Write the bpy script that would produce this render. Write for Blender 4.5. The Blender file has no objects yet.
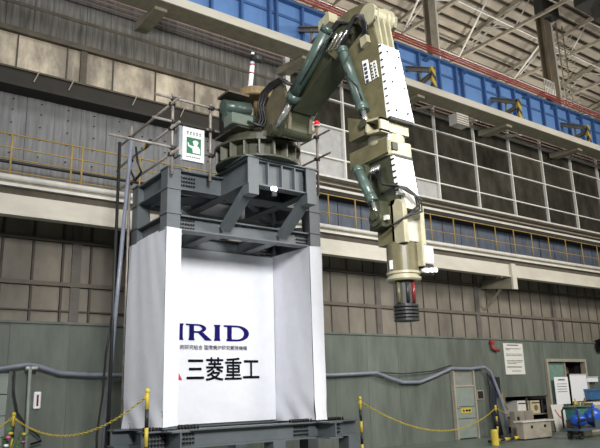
import bpy, bmesh, math, random
from mathutils import Vector, Matrix
random.seed(7)
S = bpy.context.scene
COL = S.collection
PI = math.pi

# ------------------------------------------------------------------ camera
CAM_H = 1.5
yaw, pitch, roll = math.radians(36.47), math.radians(14.45), math.radians(-1.734)
F = Vector((math.sin(yaw) * math.cos(pitch), math.cos(yaw) * math.cos(pitch), math.sin(pitch)))
r0 = Vector((math.cos(yaw), -math.sin(yaw), 0))
u0 = r0.cross(F)
rr = math.cos(roll) * r0 + math.sin(roll) * u0
uu = -math.sin(roll) * r0 + math.cos(roll) * u0
cd = bpy.data.cameras.new('camera')
cam = bpy.data.objects.new('camera', cd)
COL.objects.link(cam)
cam.matrix_world = Matrix(((rr.x, uu.x, -F.x, 0), (rr.y, uu.y, -F.y, 0), (rr.z, uu.z, -F.z, CAM_H), (0, 0, 0, 1)))
cd.sensor_width = 36
cd.lens = 659.4 / 600 * 36
cd.clip_end = 300
S.camera = cam

# ------------------------------------------------------------------ world, lamps, exposure
w = bpy.data.worlds.new('world')
S.world = w
w.use_nodes = True
bg = w.node_tree.nodes['Background']
bg.inputs[0].default_value = (1.0, 0.97, 0.92, 1)
bg.inputs[1].default_value = 0.085


def area(name, loc, target, size, energy, color):
    l = bpy.data.lights.new(name, 'AREA')
    l.shape = 'RECTANGLE'
    l.size, l.size_y = size
    l.energy = energy
    l.color = color
    o = bpy.data.objects.new(name, l)
    COL.objects.link(o)
    o.location = loc
    o.rotation_euler = (Vector(target) - Vector(loc)).to_track_quat('-Z', 'Y').to_euler()
    return o


def bulb(name, loc, energy, color, r=0.5):
    l = bpy.data.lights.new(name, 'POINT')
    l.energy, l.color, l.shadow_soft_size = energy, color, r
    o = bpy.data.objects.new(name, l)
    COL.objects.link(o)
    o.location = loc
    return o


area('floodlight', (13.5, -3, 9.0), (9, 12, 3.2), (5, 3), 800, (1.0, 0.97, 0.92))      # unseen key light from the front right; fill lights below are added
area('floodlight', (23, 2, 10.0), (20, 14, 1.5), (4, 2), 900, (1.0, 0.95, 0.88))  # added out of view to brighten the right part of the wall
area('floodlight', (0.8, -3.5, 7.5), (7.6, 9, 3.4), (2.5, 2.5), 420, (0.99, 0.98, 0.96)).data.spread = math.radians(75)  # added near the camera as front fill for stand and banner
area('floodlight', (-6, 10.3, 7.0), (6, 10.3, 3.0), (2.0, 2.0), 220, (0.96, 0.97, 1.0))  # added at the left to brighten the side faces of the sheeting
area('high_bay_lamp', (5, 6, 14.0), (6, 9.5, 4), (3, 3), 350, (0.97, 0.98, 1.0))
bulb('roof_fill_light', (15, 19, 12.0), 950, (1.0, 0.95, 0.87))                          # unseen lights added behind the wall to brighten the roof
bulb('roof_fill_light', (24, 19, 12.0), 950, (1.0, 0.95, 0.87))
bulb('roof_fill_light', (33, 19, 12.0), 950, (1.0, 0.95, 0.87))
S.view_settings.view_transform = 'Standard'
S.view_settings.look = 'None'
S.view_settings.gamma = 1
S.view_settings.use_curve_mapping = False
S.view_settings.exposure = 0.38

# ------------------------------------------------------------------ materials
MATS = {}


def mat(name, col, rough=0.6, metal=0.0, var=0.18, scale=4.0, stretch=(1, 1, 1), bump=0.0, bscale=None,
        emit=None, estr=0.0, col2=None, piece=0.0, spec=None, ramp=(0.3, 0.72)):
    if name in MATS:
        return MATS[name]
    m = bpy.data.materials.new(name)
    m.use_nodes = True
    nt = m.node_tree
    b = nt.nodes['Principled BSDF']
    tc = nt.nodes.new('ShaderNodeTexCoord')
    mp = nt.nodes.new('ShaderNodeMapping')
    mp.inputs['Scale'].default_value = stretch
    nz = nt.nodes.new('ShaderNodeTexNoise')
    nz.inputs['Scale'].default_value = scale
    nz.inputs['Detail'].default_value = 6
    nz.inputs['Roughness'].default_value = 0.65
    nt.links.new(tc.outputs['Object'], mp.inputs[0])
    nt.links.new(mp.outputs[0], nz.inputs['Vector'])
    cr = nt.nodes.new('ShaderNodeValToRGB')
    cr.color_ramp.elements[0].position, cr.color_ramp.elements[1].position = ramp
    c2 = col2 or tuple(min(1, c * (1 + var)) for c in col)
    c1 = tuple(c * (1 - var) for c in col)
    cr.color_ramp.elements[0].color = (*c1, 1)
    cr.color_ramp.elements[1].color = (*c2, 1)
    nt.links.new(nz.outputs[0], cr.inputs[0])
    out = cr.outputs[0]
    if piece:
        oi = nt.nodes.new('ShaderNodeObjectInfo')
        mr = nt.nodes.new('ShaderNodeMapRange')
        mr.inputs['To Min'].default_value = 1 - piece
        mr.inputs['To Max'].default_value = 1 + piece
        nt.links.new(oi.outputs['Random'], mr.inputs[0])
        mx = nt.nodes.new('ShaderNodeVectorMath')
        mx.operation = 'SCALE'
        nt.links.new(out, mx.inputs[0])
        nt.links.new(mr.outputs[0], mx.inputs['Scale'])
        out = mx.outputs[0]
    nt.links.new(out, b.inputs['Base Color'])
    b.inputs['Roughness'].default_value = rough
    b.inputs['Metallic'].default_value = metal
    if spec is not None:
        b.inputs['Specular IOR Level'].default_value = spec
    if bump:
        bp = nt.nodes.new('ShaderNodeBump')
        bp.inputs['Strength'].default_value = bump
        bp.inputs['Distance'].default_value = 0.02
        n2 = nt.nodes.new('ShaderNodeTexNoise')
        n2.inputs['Scale'].default_value = bscale or scale * 3
        nt.links.new(mp.outputs[0], n2.inputs['Vector'])
        nt.links.new(n2.outputs[0], bp.inputs['Height'])
        nt.links.new(bp.outputs[0], b.inputs['Normal'])
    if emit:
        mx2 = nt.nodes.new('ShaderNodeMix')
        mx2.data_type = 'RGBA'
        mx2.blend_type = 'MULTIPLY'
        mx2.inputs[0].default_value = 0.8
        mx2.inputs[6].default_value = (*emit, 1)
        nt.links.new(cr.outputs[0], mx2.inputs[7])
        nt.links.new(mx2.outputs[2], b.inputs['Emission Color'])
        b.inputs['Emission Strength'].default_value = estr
    MATS[name] = m
    return m


M_floor = mat('painted_floor', (0.13, 0.16, 0.14), 0.45, var=0.25, scale=1.5, bump=0.05)
M_green = mat('green_board', (0.112, 0.130, 0.110), 0.6, var=0.3, scale=1.6, stretch=(1.5, 1.5, 0.35), piece=0.06, bump=0.08)
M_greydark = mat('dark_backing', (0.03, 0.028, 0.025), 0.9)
M_brown = mat('translucent_sheet', (0.190, 0.168, 0.136), 0.7, var=0.35, scale=0.9, stretch=(1.2, 1, 0.6), piece=0.08)
M_batten = mat('dark_batten', (0.075, 0.064, 0.052), 0.8)
M_seam = mat('faint_seam', (0.13, 0.112, 0.09), 0.8)
M_sheet = mat('weathered_sheet', (0.125, 0.118, 0.105), 0.65, var=0.65, scale=3.0, stretch=(4, 1, 0.25), piece=0.08, bump=0.1)
M_sheet2 = mat('galvanised_sheet', (0.145, 0.148, 0.15), 0.6, var=0.4, scale=3.0, stretch=(4, 1, 0.3), piece=0.07)
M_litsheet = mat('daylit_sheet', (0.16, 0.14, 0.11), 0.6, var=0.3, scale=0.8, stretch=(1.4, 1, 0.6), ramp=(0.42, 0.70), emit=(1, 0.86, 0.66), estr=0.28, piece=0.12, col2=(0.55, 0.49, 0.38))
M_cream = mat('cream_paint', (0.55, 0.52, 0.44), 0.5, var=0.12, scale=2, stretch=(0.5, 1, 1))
M_creamdk = mat('dark_cream', (0.26, 0.235, 0.17), 0.7, var=0.2)  # darker cream tone for undersides, brackets and deck
M_lightstrip = mat('pale_flange', (0.60, 0.58, 0.53), 0.5, var=0.15)
M_brownsteel = mat('rusty_steel', (0.085, 0.07, 0.05), 0.75, var=0.35, scale=3)
M_blue = mat('blue_paint', (0.14, 0.28, 0.58), 0.5, var=0.12, scale=2, stretch=(1, 1, 0.5))
M_bluedk = mat('blue_panel', (0.085, 0.105, 0.14), 0.6, var=0.35, scale=2.5, stretch=(2, 1, 0.5), piece=0.12)
M_blue2 = mat('blue_stiffener', (0.06, 0.14, 0.33), 0.5, var=0.12)
M_red = mat('red_rail', (0.30, 0.04, 0.035), 0.5, var=0.2)
M_yellow = mat('yellow_paint', (0.33, 0.225, 0.065), 0.55, var=0.2)
M_yellow2 = mat('bright_yellow', (0.55, 0.42, 0.05), 0.55, var=0.2)
M_black = mat('black_rubber', (0.015, 0.015, 0.016), 0.5, var=0.2)
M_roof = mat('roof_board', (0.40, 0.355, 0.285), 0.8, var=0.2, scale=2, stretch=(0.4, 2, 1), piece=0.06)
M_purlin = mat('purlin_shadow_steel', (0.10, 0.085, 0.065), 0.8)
M_whitest = mat('white_steel', (0.78, 0.76, 0.71), 0.5, var=0.08)
M_tanst = mat('tan_steel', (0.30, 0.265, 0.205), 0.7, var=0.2)
M_colst = mat('column_steel', (0.20, 0.165, 0.115), 0.75, var=0.35, scale=3, stretch=(1, 1, 0.3))
M_glass = mat('dark_glass', (0.040, 0.036, 0.027), 0.22, var=0.6, scale=1.3, stretch=(1.5, 1, 0.8), piece=0.35, spec=0.3)
M_paleglass = mat('pale_blind', (0.42, 0.42, 0.41), 0.5, var=0.15)
M_stand = mat('grey_steel_paint', (0.095, 0.110, 0.120), 0.45, var=0.14, scale=3)
M_bolt = mat('dark_bolt', (0.02, 0.02, 0.02), 0.5, metal=0.6)
M_cloth = mat('white_sheeting', (0.70, 0.715, 0.77), 0.65, var=0.04, bump=0.3, bscale=4)
M_navy = mat('navy_print', (0.010, 0.007, 0.105), 0.9, var=0.3, spec=0.1)
M_ink = mat('black_print', (0.004, 0.004, 0.010), 0.9, spec=0.1)
M_inkgrey = mat('grey_print', (0.05, 0.05, 0.06), 0.9, spec=0.1)
M_redprint = mat('red_print', (0.55, 0.02, 0.05), 0.6, var=0.05)
M_olive = mat('olive_paint', (0.115, 0.102, 0.052), 0.4, var=0.35, scale=4)
M_olivedk = mat('dark_olive_paint', (0.038, 0.041, 0.022), 0.5, var=0.35, scale=3)
M_ivory = mat('ivory_paint', (0.36, 0.335, 0.225), 0.35, var=0.2)
M_white = mat('white_cover', (0.86, 0.86, 0.84), 0.4, var=0.03)
M_hyd = mat('green_cylinder_paint', (0.058, 0.088, 0.075), 0.32, var=0.25)
M_chrome = mat('bright_rod', (0.62, 0.62, 0.60), 0.25, metal=0.8, var=0.05)
M_tan = mat('ochre_paint', (0.20, 0.135, 0.06), 0.6, var=0.35)
M_pipe = mat('scaffold_pipe', (0.30, 0.27, 0.24), 0.45, metal=0.2, var=0.35, scale=8)
M_clamp = mat('scaffold_clamp', (0.05, 0.045, 0.04), 0.6, metal=0.4)
M_sign = mat('white_sign', (0.82, 0.83, 0.85), 0.5, var=0.02)
M_signgreen = mat('green_sign_print', (0.025, 0.17, 0.085), 0.5, var=0.1)
M_hose = mat('blue_grey_hose', (0.20, 0.22, 0.27), 0.3, var=0.2)
M_paper = mat('paper', (0.66, 0.65, 0.60), 0.7, var=0.05)
M_beige = mat('beige_steel', (0.33, 0.30, 0.235), 0.6, var=0.15)
M_greengl = mat('green_tinted_glass', (0.17, 0.27, 0.23), 0.2, var=0.2)
M_doorg = mat('grey_green_door', (0.23, 0.265, 0.235), 0.5, var=0.12)
M_bluebag = mat('blue_plastic_bag', (0.02, 0.10, 0.50), 0.3, var=0.35, scale=9, bump=0.5, bscale=14)
M_teal = mat('teal_plastic', (0.05, 0.20, 0.17), 0.45)
M_cardboard = mat('cardboard', (0.42, 0.34, 0.22), 0.8)
M_redlamp = mat('red_lens', (0.8, 0.02, 0.03), 0.25, emit=(1, 0.05, 0.08), estr=0.6)
M_lamp = mat('lamp_lens', (0.9, 0.93, 1.0), 0.3, emit=(0.9, 0.95, 1), estr=4.0, var=0.0)
M_leaf = mat('leaf', (0.07, 0.17, 0.03), 0.6, var=0.4)
M_pink = mat('pink_petal', (0.6, 0.12, 0.28), 0.6)
M_darkred = mat('dark_red', (0.16, 0.012, 0.015), 0.35)

# hazard stripes: flat painted print
def hazard():
    m = bpy.data.materials.new('hazard_stripes')
    m.use_nodes = True
    nt = m.node_tree
    b = nt.nodes['Principled BSDF']
    tc = nt.nodes.new('ShaderNodeTexCoord')
    wv = nt.nodes.new('ShaderNodeTexWave')
    wv.wave_type = 'BANDS'
    wv.bands_direction = 'DIAGONAL'
    wv.inputs['Scale'].default_value = 1.6
    cr = nt.nodes.new('ShaderNodeValToRGB')
    cr.color_ramp.interpolation = 'CONSTANT'
    cr.color_ramp.elements[0].color = (0.5, 0.36, 0.05, 1)
    cr.color_ramp.elements[1].position = 0.55
    cr.color_ramp.elements[1].color = (0.05, 0.045, 0.04, 1)
    nt.links.new(tc.outputs['Object'], wv.inputs['Vector'])
    nt.links.new(wv.outputs[0], cr.inputs[0])
    nt.links.new(cr.outputs[0], b.inputs['Base Color'])
    return m
M_hazard = hazard()


# ------------------------------------------------------------------ helpers
class MB:
    """collects shapes into one mesh"""
    def __init__(self):
        self.v, self.f, self.sm = [], [], []

    def _add(self, vs, fs, smooth=False):
        o = len(self.v)
        self.v += [tuple(p) for p in vs]
        self.f += [tuple(i + o for i in q) for q in fs]
        self.sm += [smooth] * len(fs)
        return self

    def box(self, x0, x1, y0, y1, z0, z1):
        vs = [(x, y, z) for z in (z0, z1) for y in (y0, y1) for x in (x0, x1)]
        return self._add(vs, [(0, 2, 3, 1), (4, 5, 7, 6), (0, 1, 5, 4), (2, 6, 7, 3), (0, 4, 6, 2), (1, 3, 7, 5)])

    def bar(self, a, b, w, h, up=(0, 0, 1)):
        a, b = Vector(a), Vector(b)
        d = (b - a).normalized()
        up = Vector(up)
        if abs(d.dot(up.normalized())) > 0.98:
            up = Vector((0, 1, 0))
        s = d.cross(up).normalized() * (w / 2)
        t = s.cross(d).normalized() * (h / 2)
        vs = [p + i * s + j * t for p in (a, b) for j in (-1, 1) for i in (-1, 1)]
        return self._add(vs, [(0, 1, 3, 2), (4, 6, 7, 5), (0, 4, 5, 1), (2, 3, 7, 6), (0, 2, 6, 4), (1, 5, 7, 3)])

    def hbeam(self, a, b, w, h, up=(0, 0, 1), t=0.025):
        """rolled H section: two flanges and a web"""
        a, b = Vector(a), Vector(b)
        d = (b - a).normalized()
        upv = Vector(up)
        if abs(d.dot(upv)) > 0.98:
            upv = Vector((0, 1, 0))
        s = d.cross(upv).normalized()
        n = s.cross(d).normalized()
        k = n * (h / 2 - t / 2)
        self.bar(a + k, b + k, w, t, n)
        self.bar(a - k, b - k, w, t, n)
        self.bar(a, b, t, h - 2 * t, n)
        return self

    def cyl(self, a, b, r, r2=None, n=14, caps=True):
        a, b = Vector(a), Vector(b)
        r2 = r if r2 is None else r2
        d = (b - a).normalized()
        up = Vector((0, 0, 1)) if abs(d.z) < 0.9 else Vector((1, 0, 0))
        s = d.cross(up).normalized()
        t = s.cross(d).normalized()
        vs = []
        for p, q in ((a, r), (b, r2)):
            for i in range(n):
                an = 2 * PI * i / n
                vs.append(p + (s * math.cos(an) + t * math.sin(an)) * q)
        fs = [(i, (i + 1) % n, n + (i + 1) % n, n + i) for i in range(n)]
        self._add(vs, fs, True)
        if caps:
            o = len(self.v) - 2 * n
            self.f += [tuple(o + i for i in reversed(range(n))), tuple(o + n + i for i in range(n))]
            self.sm += [False, False]
        return self

    def tube(self, pts, r, n=8):
        pts = [Vector(p) for p in pts]
        vs, fs = [], []
        up = Vector((0.12, 0.31, 0.94)).normalized()
        for k, p in enumerate(pts):
            d = (pts[min(k + 1, len(pts) - 1)] - pts[max(k - 1, 0)]).normalized()
            s = d.cross(up)
            if s.length < 0.05:
                s = d.cross(Vector((1, 0, 0)))
            s.normalize()
            t = s.cross(d).normalized()
            for i in range(n):
                an = 2 * PI * i / n
                vs.append(p + (s * math.cos(an) + t * math.sin(an)) * r)
        for k in range(len(pts) - 1):
            for i in range(n):
                j = (i + 1) % n
                fs.append((k * n + i, k * n + j, (k + 1) * n + j, (k + 1) * n + i))
        self._add(vs, fs, True)
        o = len(self.v) - len(vs)
        self.f += [tuple(o + i for i in reversed(range(n))), tuple(o + (len(pts) - 1) * n + i for i in range(n))]
        self.sm += [False, False]
        return self

    def prism_x(self, poly, x0, x1):
        """polygon in (y, z), extruded along x"""
        n = len(poly)
        vs = [(x0, y, z) for y, z in poly] + [(x1, y, z) for y, z in poly]
        fs = [tuple(range(n)), tuple(reversed(range(n, 2 * n)))] + [(i, i + n, (i + 1) % n + n, (i + 1) % n) for i in range(n)]
        return self._add(vs, fs)

    def prism_y(self, poly, y0, y1):
        """polygon in (x, z), extruded along y"""
        n = len(poly)
        vs = [(x, y0, z) for x, z in poly] + [(x, y1, z) for x, z in poly]
        fs = [tuple(range(n)), tuple(reversed(range(n, 2 * n)))] + [(i, i + n, (i + 1) % n + n, (i + 1) % n) for i in range(n)]
        return self._add(vs, fs)

    def prism_z(self, poly, z0, z1):
        n = len(poly)
        vs = [(x, y, z0) for x, y in poly] + [(x, y, z1) for x, y in poly]
        fs = [tuple(range(n)), tuple(reversed(range(n, 2 * n)))] + [(i, i + n, (i + 1) % n + n, (i + 1) % n) for i in range(n)]
        return self._add(vs, fs)

    def lathe(self, c, prof, n=44, axis='z'):
        """profile of (radius, height) turned about an axis through c"""
        vs, fs = [], []
        for r, h in prof:
            for i in range(n):
                an = 2 * PI * i / n
                p = (r * math.cos(an), r * math.sin(an), h)
                if axis == 'x':
                    p = (p[2], p[0], p[1])
                elif axis == 'y':
                    p = (p[0], p[2], p[1])
                vs.append((c[0] + p[0], c[1] + p[1], c[2] + p[2]))
        m = len(prof)
        for k in range(m - 1):
            for i in range(n):
                j = (i + 1) % n
                fs.append((k * n + i, k * n + j, (k + 1) * n + j, (k + 1) * n + i))
        self._add(vs, fs, False)
        o = len(self.v) - len(vs)
        self.f += [tuple(o + i for i in reversed(range(n))), tuple(o + (m - 1) * n + i for i in range(n))]
        self.sm += [False, False]
        return self

    def sphere(self, c, r, sc=(1, 1, 1), n=10, m=7):
        prof = []
        vs, fs = [], []
        for k in range(m + 1):
            th = PI * k / m
            for i in range(n):
                an = 2 * PI * i / n
                vs.append((c[0] + r * sc[0] * math.sin(th) * math.cos(an), c[1] + r * sc[1] * math.sin(th) * math.sin(an), c[2] + r * sc[2] * math.cos(th)))
        for k in range(m):
            for i in range(n):
                j = (i + 1) % n
                fs.append((k * n + i, (k + 1) * n + i, (k + 1) * n + j, k * n + j))
        return self._add(vs, fs, True)

    def build(self, name, m, parent=None, kind=None, label=None, bevel=0.0):
        me = bpy.data.meshes.new(name)
        me.from_pydata(self.v, [], self.f)
        me.polygons.foreach_set('use_smooth', self.sm)
        bm = bmesh.new()
        bm.from_mesh(me)
        bmesh.ops.recalc_face_normals(bm, faces=bm.faces)
        if bevel:
            bmesh.ops.bevel(bm, geom=bm.edges[:], offset=bevel, segments=1, affect='EDGES', clamp_overlap=True)
        bm.to_mesh(me)
        bm.free()
        me.materials.append(m)
        o = bpy.data.objects.new(name, me)
        COL.objects.link(o)
        if parent:
            par(o, parent)
        if kind:
            o['kind'] = kind
        if label:
            o['label'] = label
        return o


def par(o, p):
    """parent o (built in world coordinates) under p"""
    base = Vector((0, 0, 0))
    q = p
    while q:
        base += q.location
        q = q.parent
    o.parent = p
    o.location = Vector(o.location) - base


def tag(o, label, cat, group=None):
    o['label'] = label
    o['category'] = cat
    if group:
        o['group'] = group
    return o


def thing(name, label, cat, loc=(0, 0, 0), group=None):
    o = bpy.data.objects.new(name, None)
    COL.objects.link(o)
    o.location = loc
    return tag(o, label, cat, group)


def setting(name, loc=(0, 0, 0)):
    o = bpy.data.objects.new(name, None)
    COL.objects.link(o)
    o.location = loc
    o['kind'] = 'structure'
    return o


def B(x0, x1, y0, y1, z0, z1):
    return MB().box(x0, x1, y0, y1, z0, z1)


def text_mesh(name, body, x, z, y, width, height, m, parent, bold=0.0):
    shifts = [(0, 0)] if not bold else [(-bold, 0), (bold, 0), (0, bold), (0, -bold)]
    """flat print on a -Y facing surface: left/bottom corner at (x, z), scaled into width x height"""
    cu = bpy.data.curves.new(name, 'FONT')
    cu.body = body
    cu.size = 1
    cu.resolution_u = 3
    tmp = bpy.data.objects.new(name, cu)
    COL.objects.link(tmp)
    dg = bpy.context.evaluated_depsgraph_get()
    me = bpy.data.meshes.new_from_object(tmp.evaluated_get(dg))
    bpy.data.objects.remove(tmp)
    bpy.data.curves.remove(cu)
    xs = [v.co.x for v in me.vertices]
    ys = [v.co.y for v in me.vertices]
    if not xs:
        return None
    sx = width / max(1e-6, max(xs) - min(xs))
    sy = height / max(1e-6, max(ys) - min(ys))
    mx, my = min(xs), min(ys)
    base = [Vector((x + (v.co.x - mx) * sx, y, z + (v.co.y - my) * sy)) for v in me.vertices]
    polys = [tuple(p.vertices) for p in me.polygons]
    vs, fs = [], []
    for k, (dx, dz) in enumerate(shifts):      # overprinted strokes for a bold weight
        o_ = len(vs)
        vs += [tuple(p + Vector((dx * sx, -0.0004 * k, dz * sy))) for p in base]
        fs += [tuple(q + o_ for q in p) for p in polys]
    me = bpy.data.meshes.new(name)
    me.from_pydata(vs, [], fs)
    me.materials.append(m)
    me.name = name
    o = bpy.data.objects.new(name, me)
    COL.objects.link(o)
    par(o, parent)
    return o


YW = 14.4   # inner face of the long wall

# ================================================================== SETTING
fl = B(-12, 40, -8, 17, -0.3, 0).build('floor', M_floor)
fl['kind'] = 'structure'

# ---- the long wall
wall = setting('wall_back', (0, YW, 0))
# dark backing behind the cladding, with the openings left free
B(-2, 18.8, 14.52, 14.75, 0, 12.6).build('backing', M_greydark, wall)
B(23.75, 38, 14.52, 14.75, 0, 12.6).build('backing', M_greydark, wall)
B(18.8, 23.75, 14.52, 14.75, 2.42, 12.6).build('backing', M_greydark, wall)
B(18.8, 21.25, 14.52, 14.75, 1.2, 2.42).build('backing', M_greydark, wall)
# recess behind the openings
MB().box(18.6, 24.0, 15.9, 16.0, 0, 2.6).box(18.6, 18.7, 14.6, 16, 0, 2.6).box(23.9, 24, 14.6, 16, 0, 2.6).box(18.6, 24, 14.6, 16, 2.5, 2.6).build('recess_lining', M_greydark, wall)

# green boards up to 3.05 m
x = -1.6
k = 0
while x < 37:
    wd = 1.2
    x1 = x + wd
    z0 = 0.0
    segs = [(x, x1, 0.0)]
    if x1 > 18.8 and x < 23.75:
        segs = []
        cuts = sorted({x, x1, *[c for c in (18.8, 21.25, 23.75) if x < c < x1]})
        for a, b in zip(cuts[:-1], cuts[1:]):
            mid = (a + b) / 2
            segs.append((a, b, 0.0 if mid < 18.8 or mid > 23.75 else (1.2 if mid < 21.25 else 2.42)))
    for a, b, zz in segs:
        d = random.uniform(0, 0.012)
        B(a + 0.002, b - 0.002, 14.30 - d, 14.38, zz, 3.07).build('green_board', M_green, wall)
    x = x1
    k += 1
B(-1.6, 37, 14.26, 14.38, 3.07, 3.12).build('top_rail', M_green, wall)

# brown translucent sheets between the green boards and the gallery
x = -1.4
while x < 36.5:
    B(x + (0.03 if x < 9 else 0.014), x + (0.59 if x < 8.5 else 0.612), 14.38, 14.44, 3.12, 5.9).build('translucent_sheet', M_brown, wall)
    B(x - (0.02 if x < 9 else 0.004), x + (0.025 if x < 9 else 0.012), 14.34, 14.45, 3.12, 5.9).build('batten', M_batten if x < 9 else M_seam, wall)
    x += 0.62
for z, h, y in ((4.88, 0.07, 14.28), (3.93, 0.09, 14.30), (3.36, 0.03, 14.33)):
    B(-1.4, 37 if h > 0.05 else 8, y, y + 0.1, z - h / 2, z + h / 2).build('girt', M_seam if z < 4 and h > .05 else M_batten, wall)  # the middle girt also draws a blurry shadow band at the right
for xx in (4.47, 9.0, 13.4, 17.9, 22.3, 26.8):
    B(xx - 0.10, xx + 0.10, 14.325, 14.5, 3.12, 5.9).build('wall_post', mat('dusty_post', (0.12, 0.108, 0.095), 0.8), wall)

# left: galvanised sheets, lit band and weathered sheets
x = -1.6
bolts = MB()
while x < 10.2:
    B(x + 0.003, x + 0.597, 14.36 - random.uniform(0, .02), 14.44, 5.85, 8.1).build('galvanised_sheet', M_sheet2, wall)
    for z in (6.05, 6.7, 7.1, 7.4, 7.7, 7.95):
        bolts.cyl((x + 0.3 + random.uniform(-.02, .02), 14.36, z), (x + 0.3, 14.32, z), 0.014, n=6)
    x += 0.6
o = bolts.build('bolt_heads', M_bolt, wall)
o['kind'] = 'stuff'
x = -1.6
while x < 10.3:
    B(x + 0.003, x + 0.597, 14.36 - random.uniform(0, .02), 14.44, 9.62, 12.5).build('weathered_sheet', M_sheet, wall)
    x += 0.6
x = -1.5
i = 0
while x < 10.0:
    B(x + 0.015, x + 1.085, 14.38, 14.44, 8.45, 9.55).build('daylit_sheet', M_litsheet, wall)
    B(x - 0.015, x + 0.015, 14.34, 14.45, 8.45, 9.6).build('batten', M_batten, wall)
    if i % 4 == 1:
        B(x + 0.30, x + 0.45, 14.31, 14.4, 8.62, 9.6).build('wall_post', M_brownsteel, wall)
    x += 1.1
    i += 1
B(-1.6, 10.3, 14.26, 14.4, 9.53, 9.66).build('girt', M_brownsteel, wall)
B(-1.6, 10.3, 14.33, 14.42, 10.25, 10.33).build('girt', M_brownsteel, wall)

# right: blue-grey sheets behind the railing
x = 10.2
while x < 37:
    B(x + 0.015, x + 0.885, 14.36 - random.uniform(0, .02), 14.44, 5.85, 7.1).build('blue_grey_sheet', M_bluedk, wall)
    x += 0.9

# ---- long window above
win = setting('window_1', (10.3, YW, 7.5))
xs = [10.3 + 2.07 * i for i in range(14)]
zs = [7.52, 8.28, 9.28, 10.2, 10.78, 11.6]
for i in range(13):
    for j in range(5):
        pale = (i == 0 and j < 2) or (i == 2 and j == 0)
        B(xs[i] + 0.03, xs[i + 1] - 0.03, 14.40, 14.43, zs[j] + 0.03, zs[j + 1] - 0.03).build(
            'pane', M_paleglass if pale else M_glass, win, label='pale pane with a blind behind it' if pale else None)
for i in range(14):
    B(xs[i] - 0.022, xs[i] + 0.022, 14.30, 14.44, zs[0], zs[-1]).build('mullion', M_whitest, win)
for j in range(6):
    B(xs[0], xs[-1], 14.31, 14.43, zs[j] - 0.02, zs[j] + 0.02).build('glazing_bar', M_whitest, win)
B(10.15, 10.3, 14.2, 14.45, 7.1, 11.7).build('jamb', M_whitest, win)
# sill beam under the window
sill = setting('trim_1', (10.3, 14, 7.1))
B(9.9, 37, 13.86, 14.4, 7.46, 7.52).build('top_flange', M_lightstrip, sill)
B(9.9, 37, 14.1, 14.4, 7.1, 7.46).build('web', M_brownsteel, sill)
B(9.9, 37, 13.97, 14.02, 7.3, 7.33).build('pipe', M_tanst, sill)
B(9.9, 37, 13.84, 14.34, 6.96, 7.06).build('dark_strip', M_greydark, sill)  # solid dark strip, the black line below the flange
B(9.9, 37, 13.80, 14.4, 7.06, 7.13).build('bottom_flange', M_lightstrip, sill)

# dark ledge on the left wall with its stays
ledge = thing('wall_ledge', 'dark brown steel ledge along the grey wall below the lit strip of sheets', 'ledge', (0, 14.0, 8.1))
B(-1.6, 10.2, 13.90, 14.3, 8.46, 8.50).build('top_plate', M_brownsteel, ledge)
B(-1.6, 10.2, 13.95, 14.05, 8.14, 8.46).build('face_plate', mat('shaded_steel', (0.022, 0.019, 0.014), 0.8), ledge)  # near-black colour carries the shadow band under the ledge
B(-1.6, 10.2, 13.88, 14.34, 8.06, 8.14).build('bottom_plate', M_greydark, ledge)
for xx in (3.3, 4.05, 5.55, 6.8, 8.2):
    MB().bar((xx, 13.90, 8.52), (xx - .10, 13.93, 8.25), 0.03, 0.02).build('stay', M_tanst, ledge)

# ---- roof above the crane girder
roof = setting('ceiling', (0, 9, 16))


def roofz(y):
    return 19.16 - 0.127 * (y - 15.42)


y = 10.3
while y < 29:
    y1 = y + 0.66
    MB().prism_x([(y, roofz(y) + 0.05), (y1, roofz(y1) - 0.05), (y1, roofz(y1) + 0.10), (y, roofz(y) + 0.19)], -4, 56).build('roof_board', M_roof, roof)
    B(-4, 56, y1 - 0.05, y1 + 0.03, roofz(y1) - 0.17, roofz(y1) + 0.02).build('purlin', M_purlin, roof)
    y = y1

TX = [12.4, 16.4, 20.55, 24.6, 29.1, 33.4, 37.7]
lab = ['first', 'second', 'third', 'fourth', 'fifth', 'sixth', 'seventh']
for i, tx in enumerate(TX):
    t = thing('roof_truss', 'tan steel roof truss with white web rods, %s from the left' % lab[i], 'truss', (tx, 10.5, 17.7), 'trusses under the roof boards')
    B(tx - 0.07, tx + 0.07, 10.4, 28.2, 17.62, 17.76).build('bottom_chord', M_tanst, t)
    MB().bar((tx, 10.4, roofz(10.4) - 0.25), (tx, 28.2, roofz(28.2) - 0.25), 0.14, 0.16).build('rafter', M_tanst, t)
    ys = [11.5, 13.7, 16.02, 19.32, 22.0, 24.6]
    for j in range(5):
        ym = (ys[j] + ys[j + 1]) / 2
        for a in (ys[j], ys[j + 1]):
            MB().cyl((tx, a, 17.7), (tx, ym, roofz(ym) - 0.3), 0.032, n=6).build('web_rod', M_whitest, t)
for i, (yy, zz) in enumerate(((16.02, 17.72), (19.32, 17.72), (13.2, 17.72))):
    tag(MB().cyl((-2, yy, zz), (54, yy, zz), 0.045, n=8).build('roof_tie', M_whitest),
        ['long white tie rod across the trusses, above the crane girder', 'long white tie rod across the trusses, farthest behind the crane girder', 'long white tie rod across the trusses, nearest the top of the picture'][i], 'tie rod', 'tie rods under the roof')
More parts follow.
